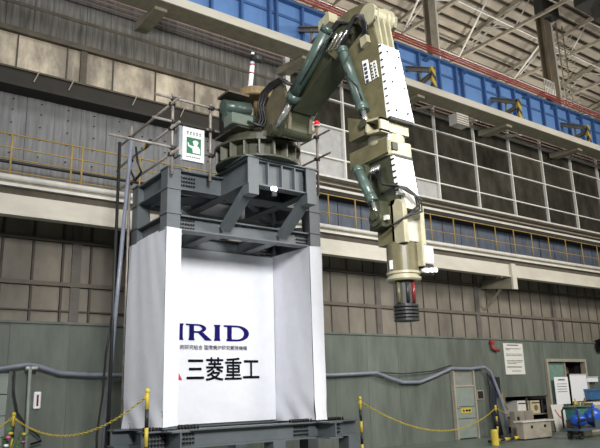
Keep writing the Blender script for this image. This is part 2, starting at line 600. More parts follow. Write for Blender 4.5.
# diagonal white braces fanning up from the truss nodes
for i, (a, b, l) in enumerate((((24.55, 19.32, 17.7), (22.9, 16.02, 18.75), 'leftmost of the pair beside the cream forearm'), ((24.6, 19.32, 17.7), (24.75, 15.6, 18.9), 'right one of the pair beside the cream forearm'),
                              ((20.6, 19.32, 17.7), (19.2, 16.02, 18.75), 'beside the pale grey column'), ((29.0, 19.32, 17.7), (27.8, 16.02, 18.75), 'beside the brown column'))):
    tag(MB().cyl(a, b, 0.05, n=8).build('roof_brace', M_whitest), 'white roof brace slanting up, ' + l, 'brace', 'slanting white roof braces')

# columns carrying the roof behind the blue girder
c = thing('building_column', 'pale grey riveted steel column rising behind the blue girder', 'column', (17.7, 15, 12.6))
MB().hbeam((17.55, 15.0, 12.0), (17.55, 15.0, 18.9), 0.34, 0.3).build('shaft', M_tanst, c)
B(17.80, 17.88, 14.9, 15.0, 12.0, 18.9).build('conduit', M_whitest, c)
c = thing('building_column', 'brown timber-like column with a dark box near the roof', 'column', (25.4, 15, 12.6))
MB().hbeam((25.3, 15.0, 12.0), (25.3, 15.0, 18.9), 0.50, 0.42).build('shaft', M_colst, c)
B(25.66, 25.78, 14.85, 14.95, 12.0, 18.9).build('edge_strip', M_whitest, c)
B(24.4, 25.7, 14.4, 14.8, 17.7, 18.4).build('junction_box', M_greydark, c)
lad = thing('access_ladder', 'grey steel ladder rising to the roof beside the brown column', 'ladder', (26.8, 15, 12.6))
for xx in (26.35, 26.85):
    MB().cyl((xx, 15.0, 12.2), (xx, 15.0, 18.0), 0.035, n=8).build('rail', M_tanst, lad)
z = 12.5
while z < 18.0:
    MB().cyl((26.35, 15.0, z), (26.85, 15.0, z), 0.022, n=6).build('rung', M_tanst, lad)
    z += 0.28
for k in range(14):
    MB().tube([(26.35 + 0.25 * (1 - math.cos(a)), 15.0 - 0.55 * math.sin(a), 12.9 + 0.33 * k) for a in [PI * q / 8 for q in range(9)]], 0.018, 5).build('safety_hoop', M_tanst, lad)
gr = thing('guard_railing', 'small white guard railing at the foot of the brown column', 'railing', (24.3, 14.8, 13))
for i in range(7):
    MB().cyl((24.3 + 0.12 * i, 14.7, 13.7), (24.3 + 0.12 * i, 14.7, 14.45), 0.022, n=6).build('baluster', M_whitest, gr)
for z in (13.75, 14.1, 14.45):
    MB().cyl((24.25, 14.7, z), (25.05, 14.7, z), 0.025, n=6).build('rail', M_whitest, gr)
tr = thing('crane_carriage', 'dark crane carriage hanging under the roof at the top right corner', 'crane', (26, 12.4, 16.6))
B(24.3, 28.4, 12.0, 12.9, 17.0, 17.5).build('chassis', M_greydark, tr)
MB().prism_y([(25.0, 17.0), (25.7, 17.0), (25.45, 16.55), (25.2, 16.55)], 12.2, 12.6).build('bracket', M_greydark, tr)
MB().cyl((26.3, 12.0, 16.9), (26.3, 12.8, 16.9), 0.25, n=16).build('wheel', M_greydark, tr)
MB().cyl((26.3, 12.45, 17.5), (26.3, 12.45, 19.3), 0.08, n=8).build('hanger', M_greydark, tr)

# ---- blue crane girder with its red conductor rails
g = thing('crane_girder', 'long bright blue crane girder with darker upright stiffeners', 'girder', (14, 14, 11))
B(-2, 38, 14.0, 14.08, 11.5, 12.72).build('web_plate', M_blue, g)
B(-2, 38, 13.82, 14.24, 12.66, 12.72).build('top_flange', M_blue2, g)
B(-2, 38, 13.96, 14.0, 12.18, 12.26).build('stringer', M_blue2, g)
for xx in [15.53, 16.52, 17.4, 17.75, 18.96, 19.83, 20.75, 21.7, 22.62, 23.52, 24.43, 25.4, 26.3, 27.3, 28.3, 29.3, 14.5, 13.5, 12.5, 11.6, 10.6, 9.67, 9.43, 8.49, 7.55, 6.6, 5.6]:
    B(xx - 0.035, xx + 0.035, 13.86, 14.0, 11.5, 12.66).build('stiffener', M_blue2, g)
for i in range(8):
    xx = 15.9 + 1.87 * i
    MB().bar((xx, 13.98, 12.52), (xx + 0.03, 13.78, 12.58), 0.22, 0.05).build('clip', M_blue2, g)
for i, (z, l) in enumerate(((12.80, 'lowest'), (12.92, 'middle'), (13.04, 'topmost'))):
    tag(B(-2, 38, 13.74 + 0.03 * i, 13.77 + 0.03 * i, z - 0.026, z + 0.026).build('conductor_rail', M_red), 'red conductor rail along the blue girder, %s of the three' % l, 'rail', 'red conductor rails')

# ---- cream runway beam on brackets
rb = thing('runway_beam', 'long cream runway beam with a darker underside, below the blue girder', 'beam', (14, 12.9, 10.5))
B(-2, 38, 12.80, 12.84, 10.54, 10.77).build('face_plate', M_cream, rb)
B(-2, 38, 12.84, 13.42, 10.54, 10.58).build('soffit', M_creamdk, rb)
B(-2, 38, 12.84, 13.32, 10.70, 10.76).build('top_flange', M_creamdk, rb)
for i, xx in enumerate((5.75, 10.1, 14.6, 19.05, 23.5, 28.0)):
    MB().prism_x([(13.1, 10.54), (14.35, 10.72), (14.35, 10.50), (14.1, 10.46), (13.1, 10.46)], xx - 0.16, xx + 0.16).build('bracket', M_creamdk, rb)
names = ['farthest left', 'just left of the arm elbow', 'just right of the white forearm', 'second right of the forearm', 'third right of the forearm', 'at the far right end']
for i, xx in enumerate((6.1, 10.55, 15.0, 19.47, 23.93, 28.4)):
    t = thing('girder_stop', 'strut with hazard-striped end plate above cream beam, ' + names[i], 'strut', (xx, 12.9, 10.77), 'hazard-striped struts')
    MB().hbeam((xx, 14.0, 11.98), (xx, 12.95, 11.46), 0.16, 0.16).build('upper_strut', M_tanst, t)
    MB().hbeam((xx, 13.95, 11.1), (xx, 12.95, 11.30), 0.14, 0.12).build('lower_strut', M_creamdk, t)
    B(xx - 0.09, xx + 0.09, 12.86, 12.95, 10.77, 11.54).build('end_plate', M_hazard, t)
    B(xx - 0.03, xx + 0.03, 13.4, 13.46, 11.2, 11.72).build('stay', M_tanst, t)
# conduit bundle under the beam
pl = ['lowest', 'second lowest', 'middle', 'second highest', 'highest']
for i in range(5):
    z = 10.80 + 0.13 * i
    tag(MB().cyl((-1.5, 14.24, z), (37, 14.24, z), 0.02, n=6).build('conduit_pipe', mat('dull_pink_conduit', (0.34, 0.24, 0.20), 0.6)),
        'thin dull pink conduit under the runway beam, %s of five' % pl[i], 'conduit', 'conduits along the wall')
jb = thing('louvred_box', 'small white louvred box hanging below the cream runway beam', 'box', (16.85, 13.6, 10.3))
B(16.55, 17.15, 13.35, 13.7, 10.14, 10.52).build('case', M_lightstrip, jb)
for k in range(4):
    B(16.57, 17.13, 13.33, 13.35, 10.17 + 0.085 * k, 10.20 + 0.085 * k).build('louvre', M_creamdk, jb)
for i, (a, b, l) in enumerate((((15.6, 13.46, 10.56), (15.6, 14.2, 10.72), 'left of the white louvred box'), ((17.7, 13.46, 10.54), (17.7, 14.2, 10.68), 'right of the white louvred box'), ((20.2, 13.46, 10.54), (20.2, 14.2, 10.7), 'farther right under the beam'))):
    tag(MB().bar(a, b, 0.16, 0.05).build('timber_batten', M_lightstrip), 'pale batten across the conduits, ' + l, 'batten', 'battens below the runway beam')

# ---- gallery walkway
gal = thing('gallery_walkway', 'cream steel gallery beam and walkway running along the long wall', 'walkway', (14, 13.2, 5))
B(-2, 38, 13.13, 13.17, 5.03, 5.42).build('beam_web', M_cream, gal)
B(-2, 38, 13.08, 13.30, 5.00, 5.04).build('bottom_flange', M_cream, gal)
B(-2, 38, 13.20, 13.34, 5.42, 5.58).build('shade_strip', M_brownsteel, gal)  # shade below the deck edge painted as a dark brown strip
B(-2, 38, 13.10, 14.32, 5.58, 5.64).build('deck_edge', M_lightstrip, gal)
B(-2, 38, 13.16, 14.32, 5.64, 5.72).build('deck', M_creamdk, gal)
MB().cyl((-2, 13.14, 5.76), (38, 13.14, 5.76), 0.06, n=10).build('kerb_pipe', M_lightstrip, gal)
for i, xx in enumerate((0.5, 9.4, 18.3, 27.2)):
    MB().prism_x([(13.15, 5.03), (14.4, 5.03), (14.4, 4.80), (13.15, 4.62)], xx - 0.12, xx + 0.12).build('bracket', M_creamdk, gal)
    B(xx - 0.11, xx + 0.11, 13.04, 13.12, 4.6, 5.44).build('cover_plate', M_cream, gal)
    MB().bar((xx, 14.3, 4.1), (xx, 13.6, 4.72), 0.06, 0.06).build('knee_brace', M_creamdk, gal)

rl = thing('gallery_railing', 'yellow tube railing along the gallery walkway', 'railing', (14, 13.25, 5.72))
for z in (5.9, 6.17, 6.40, 6.68):
    MB().cyl((-2, 13.22, z), (38 if z in (6.17, 6.68) else 7.5, 13.22, z), 0.014 if z < 6.6 else 0.018, n=6).build('rail', M_yellow, rl)
for xx in (-0.8, 0.2, 1.4, 2.72, 3.9, 4.12, 5.4, 6.6, 7.8, 9.0, 9.9, 10.74, 11.69, 12.7, 13.7, 14.7, 15.73, 16.72, 17.77, 18.75, 19.75, 20.75, 21.8, 22.85, 23.9, 25.0, 26.1, 27.2, 28.3, 29.4, 30.5):
    MB().cyl((xx, 13.22, 5.72), (xx, 13.22, 6.68), 0.02, n=6).build('post', M_yellow, rl)
tag(MB().cyl((-1.5, 13.9, 6.32), (9.5, 13.9, 6.36), 0.035, n=8).build('gallery_cable', M_black), 'black cable strung behind the yellow railing at the left', 'cable')
fl_lamp = thing('gallery_lamp', 'small white floodlight tucked behind the gallery bracket', 'lamp', (19.0, 14.0, 5.0))
B(18.75, 19.25, 13.9, 14.15, 5.06, 5.2).build('housing', M_whitest, fl_lamp, bevel=0.02)
B(18.8, 19.2, 13.88, 13.9, 5.07, 5.18).build('lens', M_lamp, fl_lamp)
MB().cyl((19.0, 14.15, 5.15), (19.0, 14.33, 5.2), 0.03).build('arm', M_creamdk, fl_lamp)
tp = thing('red_valve', 'bent red pipe fitting on the green wall beside the notice', 'pipe fitting', (18.35, 14.25, 2.7))
MB().tube([(18.30, 14.22, 3.03), (18.30, 14.22, 2.80), (18.34, 14.20, 2.76), (18.62, 14.20, 2.72)], 0.05, 8).build('pipe', M_red, tp)
MB().cyl((18.30, 14.14, 2.98), (18.30, 14.30, 2.98), 0.07).build('cap', M_red, tp)

# ================================================================== STEEL STAND
st = thing('steel_stand', 'grey steel stand frame carrying the robot arm above white sheeting', 'stand', (6.25, 10.8, 0))
XL, XR, YF, YB = 4.72, 7.76, 10.14, 11.42
for (cx, cy) in ((XL, YF), (XR, YF), (XL, YB), (XR, YB)):
    c = MB().box(cx - 0.125, cx + 0.125, cy - 0.135, cy + 0.135, 1.02, 5.38).build('column', M_stand, st)
    for z in (4.28, 4.56, 5.0, 5.38):
        B(cx - 0.145, cx + 0.145, cy - 0.155, cy + 0.155, z - 0.012, z + 0.012).build('stiffener_plate', M_stand, c)
for yy in (YF, YB):
    for z, h in ((5.19, 0.36), (4.42, 0.27)):
        b = MB().hbeam((XL + 0.145, yy, z), (XR - 0.145, yy, z), 0.24, h).build('cross_beam', M_stand, st)
        bb = MB()
        for xx in (XL + 0.28, XR - 0.28):
            for i in range(6):
                for j in range(3):
                    bb.cyl((xx - 0.1 + 0.05 * i, yy - 0.02, z - 0.07 + 0.07 * j), (xx - 0.1 + 0.05 * i, yy - 0.05, z - 0.07 + 0.07 * j), 0.017, n=6)
        q = bb.build('bolt_group', M_bolt, b)
        q['kind'] = 'stuff'
for xx in (XL, XR):
    for z, h in ((5.19, 0.36), (4.42, 0.27)):
        MB().hbeam((xx, YF + 0.135, z), (xx, YB - 0.135, z), 0.24, h).build('side_beam', M_stand, st)
# overhanging platform under the turntable
for xx in (5.72, 6.95):
    MB().hbeam((xx, 9.05, 5.22), (xx, 11.3, 5.22), 0.2, 0.46).build('platform_beam', M_stand, st)
    MB().bar((xx, 9.16, 4.94), (xx, 10.0, 4.40), 0.17, 0.15, (0, 0, 1)).build('strut', M_stand, st)
    B(xx - 0.11, xx + 0.11, 9.02, 9.05, 4.98, 5.46).build('end_plate', M_stand, st)
    B(xx - 0.1, xx + 0.1, 9.02, 9.22, 4.80, 4.98).build('strut_shoe', M_stand, st)
for z, h in ((5.22, 0.46),):
    MB().hbeam((5.82, 9.16, z), (6.85, 9.16, z), 0.2, h).build('platform_beam', M_stand, st)
    MB().hbeam((5.82, 9.9, z), (6.85, 9.9, z), 0.2, h).build('platform_beam', M_stand, st)
for xx in (6.05, 6.34, 6.62):
    B(xx - 0.012, xx + 0.012, 9.06, 9.16, 5.0, 5.44).build('rib', M_stand, st)
B(5.55, 7.12, 9.0, 9.75, 5.45, 5.475).build('platform_plate', M_stand, st)
for (a, b) in (((4.9, 10.2, 4.62), (6.2, 11.4, 4.62)), ((7.6, 10.2, 4.62), (6.3, 11.4, 4.62)), ((4.9, 11.4, 5.1), (6.2, 10.2, 5.1)), ((7.6, 11.4, 5.1), (6.3, 10.2, 5.1))):
    MB().bar(a, b, 0.13, 0.13).build('brace', M_stand, st)
MB().bar((5.6, 10.2, 4.42), (5.6, 11.4, 4.42), 0.2, 0.24).build('brace', M_stand, st)
MB().bar((6.9, 10.2, 4.42), (6.9, 11.4, 4.42), 0.2, 0.24).build('brace', M_stand, st)
# base frame
for (a, b) in (((4.3, YF, 0.86), (8.68, YF, 0.86)), ((4.3, YB, 0.86), (8.68, YB, 0.86)), ((XL, 9.6, 0.86), (XL, 11.9, 0.86)), ((XR, 9.6, 0.86), (XR, 11.9, 0.86))):
    MB().hbeam(a, b, 0.3, 0.29).build('base_beam', M_stand, st)
for xx in (4.45, 6.8, 8.5):
    for yy in (YF, YB):
        B(xx - 0.13, xx + 0.13, yy - 0.15, yy + 0.15, 0.03, 0.715).build('base_leg', M_stand, st)
        B(xx - 0.22, xx + 0.22, yy - 0.22, yy + 0.22, 0, 0.03).build('foot_plate', M_stand, st)
for (cx, cy, a) in ((4.55, 10.0, 0), (7.35, 10.0, 0), (8.1, 10.0, 0), (5.05, 10.0, 0)):
    bb = MB()
    for i in range(8):
        for j in (0, 1):
            bb.cyl((cx - 0.2 + 0.055 * i, cy + 0.04 + 0.12 * j, 1.005), (cx - 0.2 + 0.055 * i, cy + 0.04 + 0.12 * j, 1.06), 0.018, n=6)
    for i in range(6):
        for j in range(3):
            bb.cyl((cx - 0.14 + 0.055 * i, 10.13, 0.79 + 0.065 * j), (cx - 0.14 + 0.055 * i, 10.08, 0.79 + 0.065 * j), 0.017, n=6)
    q = bb.build('bolt_group', M_bolt, st)
    q['kind'] = 'stuff'
lp = thing('work_light', 'small white work light hanging under the platform edge', 'lamp', (6.1, 9.0, 4.9))
B(6.05, 6.17, 8.96, 9.02, 4.90, 4.98).build('head', M_lamp, lp, bevel=0.02)
B(6.06, 6.16, 8.97, 9.02, 4.80, 4.90).build('housing', M_black, lp, bevel=0.01)


# ---- white sheeting
def cloth(name, p00, p10, p11, p01, nu, nv, amp, nrm, seed, parent=None):
    rnd = random.Random(seed)
    ph = [rnd.uniform(0, 6.28) for _ in range(10)]
    p00, p10, p11, p01, nrm = map(Vector, (p00, p10, p11, p01, nrm))
    vs, fs = [], []
    for side in (0, 1):
        for j in range(nv + 1):
            for i in range(nu + 1):
                u, v = i / nu, j / nv
                p = p00.lerp(p10, u).lerp(p01.lerp(p11, u), v)
                d = 0.5 * math.sin(9 * u + 2.5 * v + ph[0]) + 0.35 * math.sin(17 * u * (0.6 + v) + ph[1]) + 0.4 * math.sin(6 * v + 4 * u + ph[2])
                lo = max(0.0, 0.18 - v) / 0.18
                d += lo * 2.4 * math.sin(14 * u + 30 * v + ph[3])
                vs.append(p + nrm * (amp * d + (0.006 if side else 0)))
    n1 = (nu + 1) * (nv + 1)
    for side in (0, 1):
        for j in range(nv):
            for i in range(nu):
                a = side * n1 + j * (nu + 1) + i
                q = (a, a + 1, a + nu + 2, a + nu + 1)
                fs.append(q if side else tuple(reversed(q)))
    mb = MB()
    mb._add(vs, fs, True)
    return mb


lc = thing('sheeting_panel', 'white sheeting wrapped round the left front corner of the stand', 'sheeting', (4.6, 10.8, 1.0), 'white sheeting round the stand')
cloth('', (4.585, 11.62, 1.0), (4.585, 10.0, 1.05), (4.585, 10.0, 4.30), (4.585, 11.60, 4.28), 26, 40, 0.010, (-1, 0, 0), 1).build('side_sheet', M_cloth, lc)
cloth('', (4.585, 9.985, 1.05), (4.84, 9.985, 1.07), (4.86, 9.985, 4.29), (4.585, 9.985, 4.30), 8, 40, 0.006, (0, -1, 0), 2).build('front_return', M_cloth, lc)
rc = thing('sheeting_panel', 'white sheeting wrapped round the right front corner of the stand', 'sheeting', (7.9, 10.8, 1.0), 'white sheeting round the stand')
cloth('', (7.59, 11.36, 1.0), (7.59, 10.0, 1.03), (7.59, 10.0, 4.28), (7.59, 11.32, 4.30), 26, 40, 0.009, (-1, 0, 0), 3).build('inner_sheet', M_cloth, rc)
cloth('', (7.59, 9.985, 1.03), (7.865, 9.985, 1.03), (7.885, 9.985, 4.30), (7.59, 9.985, 4.28), 8, 40, 0.008, (0, -1, 0), 4).build('front_return', M_cloth, rc)
cloth('', (7.875, 10.0, 1.03), (7.915, 11.55, 1.03), (7.915, 11.55, 4.30), (7.895, 10.0, 4.30), 16, 30, 0.008, (1, 0, 0), 5).build('outer_sheet', M_cloth, rc)
bn = thing('printed_banner', 'white banner with blue and black company lettering at the back of the stand', 'banner', (6.1, 11.26, 1.0))
YBN = 11.245
cloth('', (4.9, YBN, 1.03), (7.575, YBN, 1.03), (7.575, YBN, 4.27), (4.9, YBN, 4.27), 40, 40, 0.004, (0, -1, 0), 6).build('sheet', M_cloth, bn)
YP = YBN - 0.020
k_ = YP / 11.45    # the lettering was measured a little farther back


def px_(x):
    return x * k_


def pz_(z):
    return CAM_H + (z - CAM_H) * k_


# lettering I R I D drawn as outlines
def flare_I(mb, x0, x1, z0, z1):
    f = (x1 - x0) * 0.16
    h = z1 - z0
    pts = [(x0 - f, z0), (x1 + f, z0), (x1, z0 + .16 * h), (x1, z1 - .16 * h), (x1 + f, z1), (x0 - f, z1), (x0, z1 - .16 * h), (x0, z0 + .16 * h)]
    mb.prism_y(pts, YP, YP + 0.003)


def bowl(mb, x0, x1, zc, ro, ri_z, thick):
    """right half ring between an outer and an inner half ellipse"""
    n = 14
    vs, fs = [], []
    for i in range(n + 1):
        a = -PI / 2 + PI * i / n
        vs.append((x0 + (x1 - x0) * math.cos(a), YP - .0024, zc + ro * math.sin(a)))
        vs.append((x0 + max(0.001, (x1 - x0 - thick)) * math.cos(a), YP - .0024, zc + ri_z * math.sin(a)))
    for i in range(n):
        fs.append((2 * i, 2 * i + 2, 2 * i + 3, 2 * i + 1))
    mb._add(vs, fs)


zb, zt = pz_(2.55), pz_(2.86)
H_ = zt - zb
mb = MB(); flare_I(mb, px_(5.53), px_(5.635), zb, zt); mb.build('letter', M_navy, bn)
mb = MB(); flare_I(mb, px_(6.32), px_(6.43), zb, zt); mb.build('letter', M_navy, bn)
mb = MB()
flare_I(mb, px_(5.77), px_(5.87), zb, zt)
mb.prism_y([(px_(5.70), zt - .03), (px_(5.95), zt - .03), (px_(5.95), zt), (px_(5.70), zt)], YP - .0012, YP + .002)
bowl(mb, px_(5.93), px_(6.13), zt - H_ * .27, H_ * .27, H_ * .17, 0.09)
mb.prism_y([(px_(5.86), zt - H_ * .54), (px_(5.96), zt - H_ * .54), (px_(5.96), zt - H_ * .44), (px_(5.86), zt - H_ * .44)], YP - .0012, YP + .002)
mb.prism_y([(px_(5.95), zt - H_ * .5), (px_(6.06), zt - H_ * .5), (px_(6.26), zb), (px_(6.11), zb)], YP - .0012, YP + .002)
mb.build('letter', M_navy, bn)
mb = MB()
flare_I(mb, px_(6.60), px_(6.70), zb, zt)
mb.prism_y([(px_(6.52), zt - .035), (px_(6.84), zt - .035), (px_(6.84), zt), (px_(6.52), zt)], YP - .0012, YP + .002)
mb.prism_y([(px_(6.58), zb), (px_(6.84), zb), (px_(6.84), zb + .035), (px_(6.58), zb + .035)], YP - .0012, YP + .002)
bowl(mb, px_(6.82), px_(7.10), zb + H_ / 2, H_ / 2, H_ / 2 - .035, 0.115)
mb.build('letter', M_navy, bn)
text_mesh('caption', '技術研究組合 国際廃炉研究開発機構', px_(5.48), pz_(2.375), YP, px_(7.05) - px_(5.48), 0.085, M_inkgrey, bn, 0.006)
text_mesh('company_name', '三菱重工', px_(5.73), pz_(1.80), YP, px_(7.33) - px_(5.73), 0.43 * k_, M_ink, bn, 0.014)
# three red rhombi emblem, mostly hidden behind the left sheeting
lgx, lgz, s_ = px_(5.40), pz_(1.955), 0.155
emb = MB()
for a in (90, 210, 330):
    d = Vector((math.cos(math.radians(a)), math.sin(math.radians(a))))
    e1 = Vector((math.cos(math.radians(a + 30)), math.sin(math.radians(a + 30)))) * s_
    e2 = Vector((math.cos(math.radians(a - 30)), math.sin(math.radians(a - 30)))) * s_
    pts = [(lgx, lgz), (lgx + e2.x, lgz + e2.y), (lgx + e1.x + e2.x, lgz + e1.y + e2.y), (lgx + e1.x, lgz + e1.y)]
    emb.prism_y(pts, YP, YP + 0.003)
emb.build('emblem', M_redprint, bn)

# ================================================================== ROBOT ARM
ra = thing('robot_arm', 'large olive and white hydraulic manipulator arm bent over above the stand', 'robot arm', (6.25, 9.5, 5.475))
# turntable
TC = (6.16, 9.58, 5.475)
tt = MB().lathe(TC, [(0.76, 0), (0.76, 0.03), (0.62, 0.04), (0.62, 0.28), (0.79, 0.29), (0.79, 0.33), (0.60, 0.34), (0.60, 0.52), (0.5, 0.53)], 32).build('turntable', M_olivedk, ra)
for i in range(18):
    a = 2 * PI * i / 18
    cx, cy = TC[0] + 0.75 * math.cos(a), TC[1] + 0.75 * math.sin(a)
    MB().bar((TC[0] + 0.60 * math.cos(a), TC[1] + 0.60 * math.sin(a), TC[2] + 0.16), (TC[0] + 0.77 * math.cos(a), TC[1] + 0.77 * math.sin(a), TC[2] + 0.16), 0.03, 0.26).build('rib', mat('worn_olive_grey', (0.15, 0.145, 0.115), 0.6, var=0.3), tt)
B(5.45, 6.0, 9.1, 9.9, 6.0, 6.04).build('service_deck', M_brownsteel, ra)
# ochre top drum on a post, green motor, grey box, dark tank
dk = MB().lathe((6.1, 9.55, 6.80), [(0.30, 0), (0.33, 0.02), (0.33, 0.15), (0.30, 0.17)], 24).build('slip_drum', M_tan, ra)
MB().cyl((6.13, 9.55, 6.0), (6.13, 9.55, 6.80), 0.055).build('drum_post', M_tan, ra)
B(5.42, 5.85, 9.35, 9.75, 6.74, 6.78).build('cover_shelf', M_brownsteel, ra)
MB().cyl((5.45, 9.6, 6.55), (6.0, 9.6, 6.62), 0.13, n=16).build('motor', M_hyd, ra)
MB().cyl((5.4, 9.45, 6.28), (6.0, 9.45, 6.34), 0.10, n=16).build('motor', M_hyd, ra)
MB().lathe((5.78, 9.8, 6.06), [(0.24, 0), (0.26, 0.05), (0.26, 0.60), (0.2, 0.66)], 24).build('oil_tank', M_black, ra)
B(5.32, 5.75, 9.05, 9.35, 6.02, 6.22).build('valve_box', mat('grey_green_box', (0.14, 0.17, 0.14), 0.5), ra, bevel=0.015)
MB().cyl((6.0, 9.2, 6.15), (6.0, 9.2, 6.42), 0.07).build('valve', M_black, ra)
hs = [(5.6, 9.0, 6.08), (5.8, 9.0, 6.06), (5.9, 9.05, 6.2), (5.88, 9.1, 6.5), (5.9, 9.0, 6.7), (5.9, 8.75, 6.76), (5.9, 8.45, 6.74), (5.95, 8.25, 6.55)]
for k in range(3):
    MB().tube([(px + 0.02 * k, py - 0.05 * k, pz - 0.03 * k) for px, py, pz in hs], 0.022, 7).build('hose', M_black, ra)
# shoulder bracket: two cheek plates and pin
lugp = [(9.2, 5.98), (9.02, 6.45), (8.66, 6.76), (8.48, 6.74), (8.30, 6.05), (8.34, 5.80), (8.5, 5.70), (8.9, 5.85)]
for x0 in (5.98, 6.41):
    MB().prism_x(lugp, x0, x0 + 0.06).build('shoulder_cheek', mat('grimy_olive', (0.10, 0.085, 0.05), 0.6, var=0.4), ra)
B(6.04, 6.41, 8.75, 9.2, 5.95, 6.45).build('shoulder_block', M_brownsteel, ra)
MB().lathe((5.93, 8.5, 5.85), [(0.14, 0), (0.14, 0.58)], 18, 'x').build('shoulder_pin', M_olivedk, ra)
MB().lathe((5.92, 8.5, 5.95), [(0.07, 0), (0.07, 0.05)], 12, 'x').build('pin_cap', M_hyd, ra)
# upper arm
up = [(6.95, 7.14), (7.33, 7.18), (8.56, 6.40), (8.72, 5.9), (8.5, 5.70), (8.36, 5.95), (8.2, 6.10), (7.1, 6.60), (6.82, 6.68), (6.62, 6.9)]
ua = MB().prism_x(up, 6.03, 6.39).build('upper_arm', M_olivedk, ra)
bb = MB()
for t in [i / 11 for i in range(12)]:
    yy, zz = 8.15 + (7.12 - 8.15) * t, 6.115 + (6.585 - 6.115) * t
    for xx in (6.07, 6.35):
        bb.cyl((xx, yy, zz + 0.01), (xx, yy, zz - 0.02), 0.018, n=6)
    yy, zz = 8.35 + (7.2 - 8.35) * t, 6.35 + (7.05 - 6.35) * t
    bb.cyl((6.03, yy, zz), (6.01, yy, zz), 0.02, n=6)
o = bb.build('bolt_heads', M_bolt, ua); o['kind'] = 'stuff'
MB().prism_x([(8.2, 6.09), (7.1, 6.59), (7.09, 6.56), (8.19, 6.06)], 5.99, 6.43).build('lower_flange', M_olivedk, ua)
# elbow housing with drum
eh = [(6.11, 6.88), (6.20, 7.02), (6.38, 7.10), (6.68, 7.16), (7.02, 7.14), (7.08, 6.98), (6.80, 6.88), (6.66, 6.90), (6.52, 6.85), (6.45, 6.74), (6.30, 6.66), (6.15, 6.72)]
for x0 in (6.0, 6.38):
    MB().prism_x(eh, x0, x0 + 0.06).build('elbow_cheek', M_olive, ra)
B(6.06, 6.38, 6.6, 7.0, 6.98, 7.10).build('elbow_web', M_olive, ra)
dr = MB().lathe((6.02, 6.29, 6.86), [(0.10, -0.04), (0.175, -0.04), (0.175, 0.02), (0.155, 0.03), (0.155, 0.22), (0.175, 0.23), (0.175, 0.26), (0.155, 0.27), (0.155, 0.31), (0.175, 0.32), (0.175, 0.37), (0.10, 0.38)], 26, 'x').build('elbow_drum', M_ivory, ra)
MB().prism_x([(7.0, 7.08), (7.28, 7.02), (7.28, 7.2), (7.02, 7.26)], 5.86, 6.04).build('cylinder_lug', M_ivory, ra)
# forearm
fa_poly = [(6.13, 6.36), (6.20, 6.62), (6.42, 6.66), (6.74, 6.52), (6.70, 6.1), (6.62, 5.62), (6.50, 5.22), (6.03, 5.12)]
fa = MB().prism_x(fa_poly, 6.0, 6.35).build('forearm', M_olive, ra)
cp = MB()
cp._add([(6.0, 6.11, 6.30), (6.35, 6.11, 6.30), (6.0, 6.055, 6.28), (6.35, 6.055, 6.28), (5.99, 6.03, 5.13), (6.45, 6.03, 5.13), (5.99, 5.955, 5.14), (6.45, 5.955, 5.14)],
        [(0, 1, 3, 2), (4, 6, 7, 5), (2, 3, 7, 6), (0, 4, 5, 1), (0, 2, 6, 4), (1, 5, 7, 3)])
cp = cp.build('cover_plate', M_white, ra)
bb = MB()
for i in range(10):
    z = 5.22 + 0.115 * i
    yy = 5.975 + (z - 5.16) * 0.088
    for xx in (5.992, 6.452 - (z - 5.14) * 0.088):
        bb.cyl((xx, yy + 0.02, z), (xx, yy - 0.02, z), 0.012, n=6)
for (xx, z) in ((6.10, 6.18), (6.32, 6.15), (6.12, 5.7), (6.34, 5.65), (6.22, 5.95), (6.12, 5.25), (6.34, 5.25)):
    yy = 5.955 + (z - 5.14) * 0.088
    bb.cyl((xx, yy + 0.01, z), (xx, yy - 0.012, z), 0.016, n=6)
o = bb.build('bolt_heads', M_bolt, cp); o['kind'] = 'stuff'
B(6.0, 6.44, 5.96, 6.04, 5.10, 5.14).build('lower_black_strip', M_black, cp)
for xx in (6.03, 6.14, 6.25):
    MB().prism_x([(6.06, 6.26), (6.13, 6.30), (6.22, 6.74), (6.13, 6.78)], xx, xx + 0.03).build('hanger_rib', M_ivory, ra)
MB().prism_x([(6.16, 6.30), (6.22, 6.30), (6.32, 6.75), (6.24, 6.75)], 6.02, 6.32).build('hanger_back', M_olivedk, ra)
MB().prism_x([(6.80, 6.58), (6.92, 6.86), (7.26, 6.72), (7.02, 6.46)], 5.97, 6.03).build('linkage_plate', M_olive, ra)
MB().prism_x([(6.62, 6.72), (6.70, 6.90), (7.05, 7.02), (7.20, 6.92), (6.95, 6.82)], 5.985, 6.02).build('linkage_plate', M_olivedk, ra)
for k in range(3):
    MB().cyl((5.95, 6.70 + 0.12 * k, 6.80 + 0.03 * k), (5.95, 6.98 + 0.10 * k, 6.62 + 0.03 * k), 0.018, n=8).build('linkage_rod', M_chrome, ra)
# side plates with vertical lettering bars
lb = MB().prism_x([(6.455, 6.18), (6.345, 6.16), (6.30, 5.80), (6.405, 5.80)], 5.985, 6.0).build('label_plate', M_sign, fa)
bb = MB()
for i in range(5):
    z = 6.12 - 0.068 * i
    yc = 6.395 - 0.008 * i
    bb.prism_x([(yc + 0.03, z), (yc - 0.03, z), (yc - 0.034, z - 0.045), (yc + 0.026, z - 0.045)], 5.98, 5.985)
bb.build('print', M_inkgrey, lb)
for j, yc in enumerate((6.265, 6.20)):
    lb = MB().prism_x([(yc + 0.025, 6.08), (yc - 0.025, 6.07), (yc - 0.06, 5.80), (yc - 0.01, 5.80)], 5.985, 6.0).build('label_plate', M_paper, fa)
    bb = MB()
    for i in range(5):
        z = 6.04 - 0.05 * i
        y2 = yc - 0.007 * i
        bb.prism_x([(y2 + 0.014, z), (y2 - 0.014, z), (y2 - 0.02, z - 0.025), (y2 + 0.01, z - 0.025)], 5.98, 5.985)
    bb.build('print', M_inkgrey, lb)
